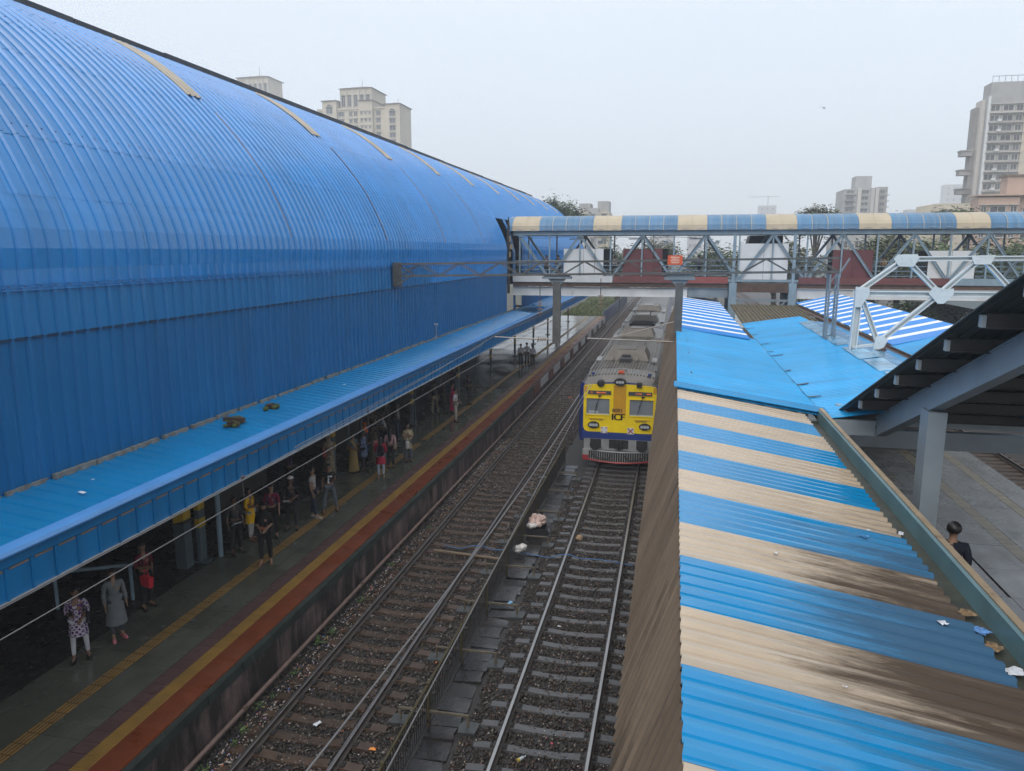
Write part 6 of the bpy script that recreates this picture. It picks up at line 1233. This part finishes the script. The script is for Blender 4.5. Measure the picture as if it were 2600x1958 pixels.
B = far_root('apartment_tower', (-176.5, 306, -0.5), 'cream tower top with arched pavilion peeping over the vault ridge', 'building')
MB().box(-10, 12, -5, 12, Z0, 73).build('wall', M_bcream, B); MB().box(-7, 7, -4, 8, 73, 81.5).build('pavilion', M_bcream, B)
rf = MB(); hip(rf, -7, 7, -4, 8, 81.5, 2.0, 0.9); hip(rf, -10, 12, -5, 12, 73, 1.5, 0.8); R_ = rf.build('roof', M_broof, B)
MB().tube([(0, 2, 83.4), (0, 2, 87)], 0.1, 5).build('mast', M_bshade, R_)
for k in range(6): window(B, -5.7 + k*2.3, 76.5, 1.1, 4.2, -4, arch=True)
for k in range(7): MB().box(-7.1 + k*2.33, -6.7 + k*2.33, -4.35, -4, 73.4, 81).build('pilaster', M_bframe, B)
# small beige block
B = far_root('apartment_block', (-20.5, 194, -0.5), 'small beige and grey apartment block behind the footbridge roof', 'building')
MB().box(-4, 4.1, -4, 6, Z0, 19.3).build('wall', M_bcream, B); MB().box(-1.2, 1.6, -4.4, 5, Z0, 20.2).build('stair_core', M_bgrey, B); MB().box(-3.4, -0.6, -3, 3, 19.3, 21.4).build('water_tank', M_bgrey, B); MB().box(1.2, 4.0, -3, 3, 19.3, 21.9).build('water_tank', M_bgrey, B)
for f in range(6):
    for x in (-3.0, 3.0): window(B, x, 18 - f*2.9, 1.2, 1.3, -4); MB().box(x-1.1, x+1.1, -4.8, -4.0, 16.6 - f*2.9, 16.8 - f*2.9).build('balcony', M_bcream, B)
    window(B, 0.2, 18 - f*2.9, 0.8, 1.2, -4.4)
# mid right block
B = far_root('apartment_block', (58, 266, -0.5), 'grey striped apartment block standing behind the round tree', 'building')
MB().box(-6.3, 3.5, -5, 8, Z0, 29).build('wall', M_bgrey, B); MB().box(3.5, 6.6, -4, 8, Z0, 29.6).build('wall', M_bshade, B); MB().box(-2.6, 2.2, -2, 4, 29, 33.2).build('roof_room', M_bgrey, B)
for x in (-1.9, 2.0, 3.3): MB().box(x-0.5, x+0.5, -5.5, -5, Z0, 29.3).build('pilaster', M_bframe, B)
for f in range(13):
    z = 28.0 - f*1.85
    for x, w in ((-4.6, 2.2), (-0.2, 2.0), (5.1, 1.4)): window(B, x, z, w, 0.95, -5 if x < 3.5 else -4)
    MB().box(-6.1, -3.1, -6.0, -5, z-0.85, z-0.4).build('balcony', M_bshade, B); MB().box(6.6, 7.6, -3, 2, z-0.85, z-0.7).build('balcony', M_bshade, B)
# tall right tower
B = far_root('apartment_tower', (62.0, 175, -0.5), 'tall stained grey apartment tower with jutting balconies at the right', 'building')
MB().box(-3.4, 4.4, -5, -0.5, Z0, 39.3).build('wall', M_bgrey, B); MB().box(-4.1, -3.2, -4.2, -1, Z0, 39.0).build('pilaster', M_bframe, B); MB().box(-4.8, -4.1, -3.0, -0.5, Z0, 37.8).build('stair_core', M_bshade, B)
MB().box(-2.6, 4.2, -4, 0, 39.3, 42.3).build('roof_room', M_bgrey, B); MB().box(3.2, 4.4, -5.3, -5, Z0, 40.3).build('pilaster', M_bcream, B); MB().box(-3.3, -2.9, -5.4, -5, Z0, 39.5).build('pilaster', M_panelwhite, B)
for k in range(7): MB().tube([(-2.5 + k*1.1, -3.9, 42.3), (-2.5 + k*1.1, -3.9, 43.4)], 0.05, 4).build('roof_railing', M_bshade, B)
MB().box(-2.6, 4.2, -3.95, -3.88, 43.35, 43.45).build('roof_railing', M_bshade, B)
for f in range(18):
    z = 37.2 - f*1.86
    MB().box(-3.0, 3.3, -5.6, -5.0, z-0.95, z-0.72).build('floor_band', M_bframe, B)
    for x, w in ((-1.9, 1.5), (0.4, 1.7), (2.4, 1.0)): window(B, x, z, w, 1.0, -5)
    if f % 2 == 0 and f > 2: MB().box(-6.6, -4.6, -3.4, -1.4, z-1.25, z-0.3).box(-6.75, -4.5, -3.6, -1.2, z-0.3, z-0.12).build('balcony', M_bshade, B)
    if random.random() < .7: MB().box(-1.5, -0.8, -5.8, -5.2, z-0.7, z-0.25).build('air_conditioner', M_panelwhite, B)
# pink building, cream building, far hazy blocks
B = far_root('apartment_block', (48, 125, -0.5), 'pink stepped building in front of the tall stained tower', 'building')
MB().box(-6.4, -1.2, -5, -2, Z0, 17.2).build('wall', M_bpink, B); MB().box(-1.2, 6, -4.2, -1, Z0, 17.4).build('wall', M_bpink, B); MB().box(-2.4, 2.6, -3.4, -1, 17.4, 20.2).build('roof_room', M_bpink, B); MB().box(-6.7, 2.8, -5.4, -1.5, 17.4, 17.6).build('parapet', M_bpink, B); MB().box(2.4, 6.2, -5.4, -3, 15.9, 17.0).build('balcony', M_bshade, B); MB().box(-2.7, 2.9, -3.7, -0.8, 20.2, 20.4).build('parapet', M_broof, B)
for f in range(4):
    z = 15.3 - f*3.0
    for x, w in ((-5.7, 0.6), (-3.9, 1.9), (-1.9, 0.7)): window(B, x, z, w, 1.2, -5)
    for x in (0.2, 3.2): window(B, x, z-0.4, 1.2, 1.2, -4.2)
fr = MB()
for k in range(5): fr.tube([(-3.5 + k*1.2, -3, 17.5), (-3.5 + k*1.2, -3, 20.5 + (k % 2))], 0.05, 4)
fr.tube([(-3.5, -3, 19.5), (1.5, -3, 19.5)], 0.04, 4); fr.build('antenna_frame', M_bshade, B)
B = far_root('low_building', (44.5, 146, -0.5), 'low cream building with dark openings left of the pink block', 'building')
MB().box(-9, -2, -4, 6, Z0, 15.6).build('wall', M_bcream, B); MB().box(-2, 4.5, -4.5, 6, Z0, 17.6).build('wall', M_bcream, B); MB().box(-9.2, 4.7, -4.8, 6, 17.6, 17.8).build('parapet', M_bcream, B) if False else None
for f in range(3): window(B, -0.2, 15.4 - f*3.2, 1.3, 2.0, -4.5); window(B, -5.5, 13.4 - f*3.2, 1.6, 1.4, -4)
B = far_root('low_building', (26, 170, -0.5), 'low grey flat roofed building between the tree and the cream building', 'building')
MB().box(6, 24, -4, 6, Z0, 12.8).build('wall', M_bgrey, B); MB().box(10, 15.5, -2, 4, 12.8, 15.2).build('roof_room', M_bgrey, B)
for k in range(6): window(B, 7.5 + k*2.8, 11, 1.3, 1.2, -4)
for (x, y, w, h, lb) in ((192, 605, 7, 56, 'very hazy far tower left of the tall stained tower'), (66, 605, 6.3, 43, 'very hazy unfinished far tower under the crane'), (10, 420, 4, 27, 'thin hazy far tower seen through the footbridge'), (-8, 430, 6, 24, 'hazy far block seen through the footbridge above the white panel'), (-4, 380, 3, 20, 'hazy small far block seen through the footbridge truss'), (120, 420, 8, 30, 'hazy far block behind the right hand roofs')):
    B = far_root('far_tower', (x*1.3, y*1.3, 9.3-9.8*1.0), lb, 'building'); B.scale = (K*1.3,)*3; B.location.z = 9.3 - 9.8*K*1.3; MB().box(-w, w, -5, 2, 4.62, h).build('wall', M_bgrey, B)
    for f in range(int((h-8)/4)):
        for k in range(3): window(B, -w*.6 + k*w*.6, h - 2.5 - f*4, 1.6, 1.8, -5)
cr_ = far_root('tower_crane', (66*1.3, 600*1.3, 9.3 + 32.7*1.3), 'faint tower crane on the hazy unfinished tower', 'crane'); MB().box(-0.4, 0.4, -0.5, 0.5, 0, 10).build('mast', M_bshade, cr_); MB().box(-18, 10, -0.3, 0.3, 8.6, 9.2).build('jib', M_bshade, cr_)
bird = MB(); bird.ell((0, 0, 0), (.06, .12, .05), 6, 5); bird.add([(-.03, 0, .03), (-.28, -.06, .1), (-.15, .07, .06)], [(0, 1, 2)]); bird.add([(.03, 0, .03), (.14, -.06, -.12), (.12, .07, .0)], [(0, 1, 2)]); bird.build('crow', M_black, loc=(10.4, 62, 19.76), label='small dark bird flying in the grey sky', cat='bird')

# ---------------------------------------------------------------- trees and shrubs
M_bark = mat('bark', (0.07, 0.055, 0.04), 0.9, var=0.3)
def leafmat(n, c): return mat(n, c, 0.6, spec=0.3, var=0.45, vs_=0.9)
LM = [leafmat('leaf_mid', (0.055, 0.085, 0.028)), leafmat('leaf_olive', (0.075, 0.085, 0.032)), leafmat('leaf_bright', (0.10, 0.15, 0.04))]
def crown_mesh(r, hz, n, leaf, m_, seed):
    rg = np.random.default_rng(seed); cl = rg.normal(0, 1, (26, 3)); cl /= np.linalg.norm(cl, axis=1)[:, None]; cl *= rg.uniform(.35, 1, (26, 1)) * np.array([r, r, hz]); cl[:, 2] = np.abs(cl[:, 2]) * 0.9 - hz*.15
    ci = rg.integers(0, 26, n); p = cl[ci] + rg.normal(0, r*.17, (n, 3)); a = rg.uniform(0, 6.28, n); b = rg.uniform(-1, 1, n); l = leaf * rg.uniform(.6, 1.4, n)
    u = np.stack([np.cos(a), np.sin(a), b*.5], 1) * l[:, None]; v = np.stack([-np.sin(a)*.6, np.cos(a)*.6, rg.uniform(-.6, .6, n)], 1) * l[:, None]
    V = np.stack([p-u, p+v*.5, p+u, p-v*.5], 1).reshape(-1, 3); me = bpy.data.meshes.new('crown'); me.from_pydata(V.tolist(), [], [(4*i, 4*i+1, 4*i+2, 4*i+3) for i in range(n)]); me.materials.append(m_); return me, cl
def tree(x, y, r, hz, zc, label, m_=0, n=2600, leaf=.35, seed=1, group=None):
    t = empty('tree', (x, y, -0.5), label=label, cat='tree', group=group); me, cl = crown_mesh(r, hz, n, leaf, LM[m_], seed); link('crown', me, t, (0, 0, zc + .5))
    tk = MB().tube([(0, 0, 0), (0.1, 0, zc*.5), (0, 0.1, zc + .5)], [r*.09, r*.07, r*.04], 7)
    for c in cl[:9]: tk.tube([(0, 0, zc*.65), (c[0]*.5, c[1]*.5, zc + c[2]*.4), (c[0], c[1], zc + .5 + c[2])], [r*.035, r*.025, r*.01], 5)
    tk.build('trunk', M_bark, t); return t
tree(-16.3, 106, 3.4, 3.2, 13.9, 'leafy tree standing at the far end of the blue vault', 0, 9000, .2, 3)
tree(18.9, 112, 3.7, 2.5, 12.9, 'round topped tree behind the footbridge roof before the grey block', 1, 9000, .22, 4)
for k, (x, y, r) in enumerate(((6, 120, 3.5), (12, 100, 3.8), (25, 96, 4.0), (31, 104, 4.2), (37, 98, 4.0), (43, 100, 3.6), (33, 88, 3.4), (21, 90, 3.2), (-3, 150, 4), (-10, 140, 4.5), (50, 92, 4))):
    tree(x*.9, y*.88, r*1.15, 3.6, 6.9 + (k % 3)*.5, ['hazy tree behind the footbridge deck opposite the train', 'hazy tree behind the footbridge beside the grey pier', 'green tree behind the footbridge maroon panel', 'green tree behind the footbridge railing and truss apex', 'green tree behind the right hand white footbridge panel', 'tree at the right end behind the footbridge', 'lower dense tree behind the footbridge truss', 'low tree behind the footbridge between pier and truss', 'faint hazy tree by the far track', 'faint hazy tree at the end of the left platform', 'tree in front of the pink building'][k], (0, 1, 0, 2, 0, 1, 0, 1, 1, 0, 2)[k], 5000, .26, 20 + k)
for k, (x, y, lb) in enumerate(((39.5, 117, 'dark shrub at the foot of the pink building'), (36.5, 116, 'small dark tree left of the pink building'))): tree(x, y, 2.4, 1.8, 13.2 + .4*k, lb, 0, 1200, .3, 60 + k)
for k in range(9): tree(12 + k*5.2, 74 + (k*7) % 12, 3.0, 2.2, 3.0 + (k % 2)*.6, 'low dense dark green bush below the footbridge deck beyond the right tracks', 0, 2200, .26, 80 + k, group='bushes beyond the right tracks')
# green verge past the platform end, blue mesh fence
gv = np.random.default_rng(9); V = []; F = []
for i in range(5000):
    x, y = gv.uniform(-16, -9.2), gv.uniform(98.6, 150); h = gv.uniform(.25, 1.1); a = gv.uniform(0, 3.14); c, s_ = math.cos(a)*.22, math.sin(a)*.22; n = len(V)
    V += [(x-c, y-s_, -.5), (x+c, y+s_, -.5), (x+c*.6+.1, y+s_*.6, -.5+h), (x-c*.5+.1, y-s_*.5, -.5+h*.8)]; F.append((n, n+1, n+2, n+3))
me = bpy.data.meshes.new('verge_grass'); me.from_pydata(V, [], F); me.materials.append(leafmat('verge_leaf', (0.12, 0.145, 0.055))); tag(link('verge_grass', me), 'rough green grass and weeds past the end of the left platform', 'grass', kind='stuff')
bf = empty('boundary_fence', (-8.9, 98, -0.3), label='dark blue panel fence beside the far track past the platform end', cat='fence')
for k in range(18): MB().box(-.03, .03, 0, 2.3, 0.15, 1.75).build('fence_panel', M_tblue, bf, (k*.02, k*2.5, 0)); MB().box(-.06, .06, -.06, .06, 0, 1.9).build('post', M_steel, bf, (k*.02, k*2.5 - .1, 0))
# masts and dark clutter beyond the right platform
for k, (x, y) in enumerate(((17.5, 60), (24, 48), (24, 75), (17.5, 95), (30, 62))):
    m = empty('line_mast', (x, y, -.5), label=['line mast beyond the right platform behind the truss', 'line mast beside the far right track', 'far line mast past the footbridge on the right', 'distant line mast behind the footbridge panels', 'line mast at the right edge behind the stair'][k], cat='mast'); mm = MB()
    for s_ in (-.2, .2): mm.box(s_-.03, s_+.03, -.03, .03, 0, 7.5)
    for j in range(14): mm.beam((-.2, 0, .3 + j*.5), (.2, 0, .8 + j*.5), .02, .03)
    mm.build('lattice_post', M_mast, m); MB().beam((-.2, 0, 6.2), (-3, 0, 6.6), .04, .04).build('bracket_arm', M_mast, m)
cn_ = empty('platform_canopy', (28, 50, 0), label='low dark platform roof beyond the far right tracks', cat='canopy'); MB().add([(-6, -22, 5.0), (6, -22, 5.0), (6, 40, 5.0), (-6, 40, 5.0), (0, -22, 5.9), (0, 40, 5.9)], [(0, 3, 5, 4), (4, 5, 2, 1)]).build('roof', M_stairroof, cn_)
for k in range(8): MB().box(-.12, .12, -.12, .12, -.4, 5.6).build('column', M_steel, cn_, (0, -20 + k*8, 0))
MB().box(22, 34, 26, 95, -.49, .6).build('platform', M_conc, kind='structure')

# ---------------------------------------------------------------- rain haze
M_haze = bpy.data.materials.new('rain_haze'); M_haze.use_nodes = True; N = M_haze.node_tree.nodes; N.clear()
o_ = N.new('ShaderNodeOutputMaterial'); pv = N.new('ShaderNodeVolumePrincipled'); pv.inputs['Color'].default_value = (0.93, 0.96, 1.0, 1); pv.inputs['Density'].default_value = 0.0009; pv.inputs['Anisotropy'].default_value = 0.0
M_haze.node_tree.links.new(pv.outputs[0], o_.inputs['Volume'])
MB().box(-905, 905, -305, 1205, -1.6, 135).build('haze', M_haze, kind='stuff', label='pale rainy haze in the air', cat='haze')
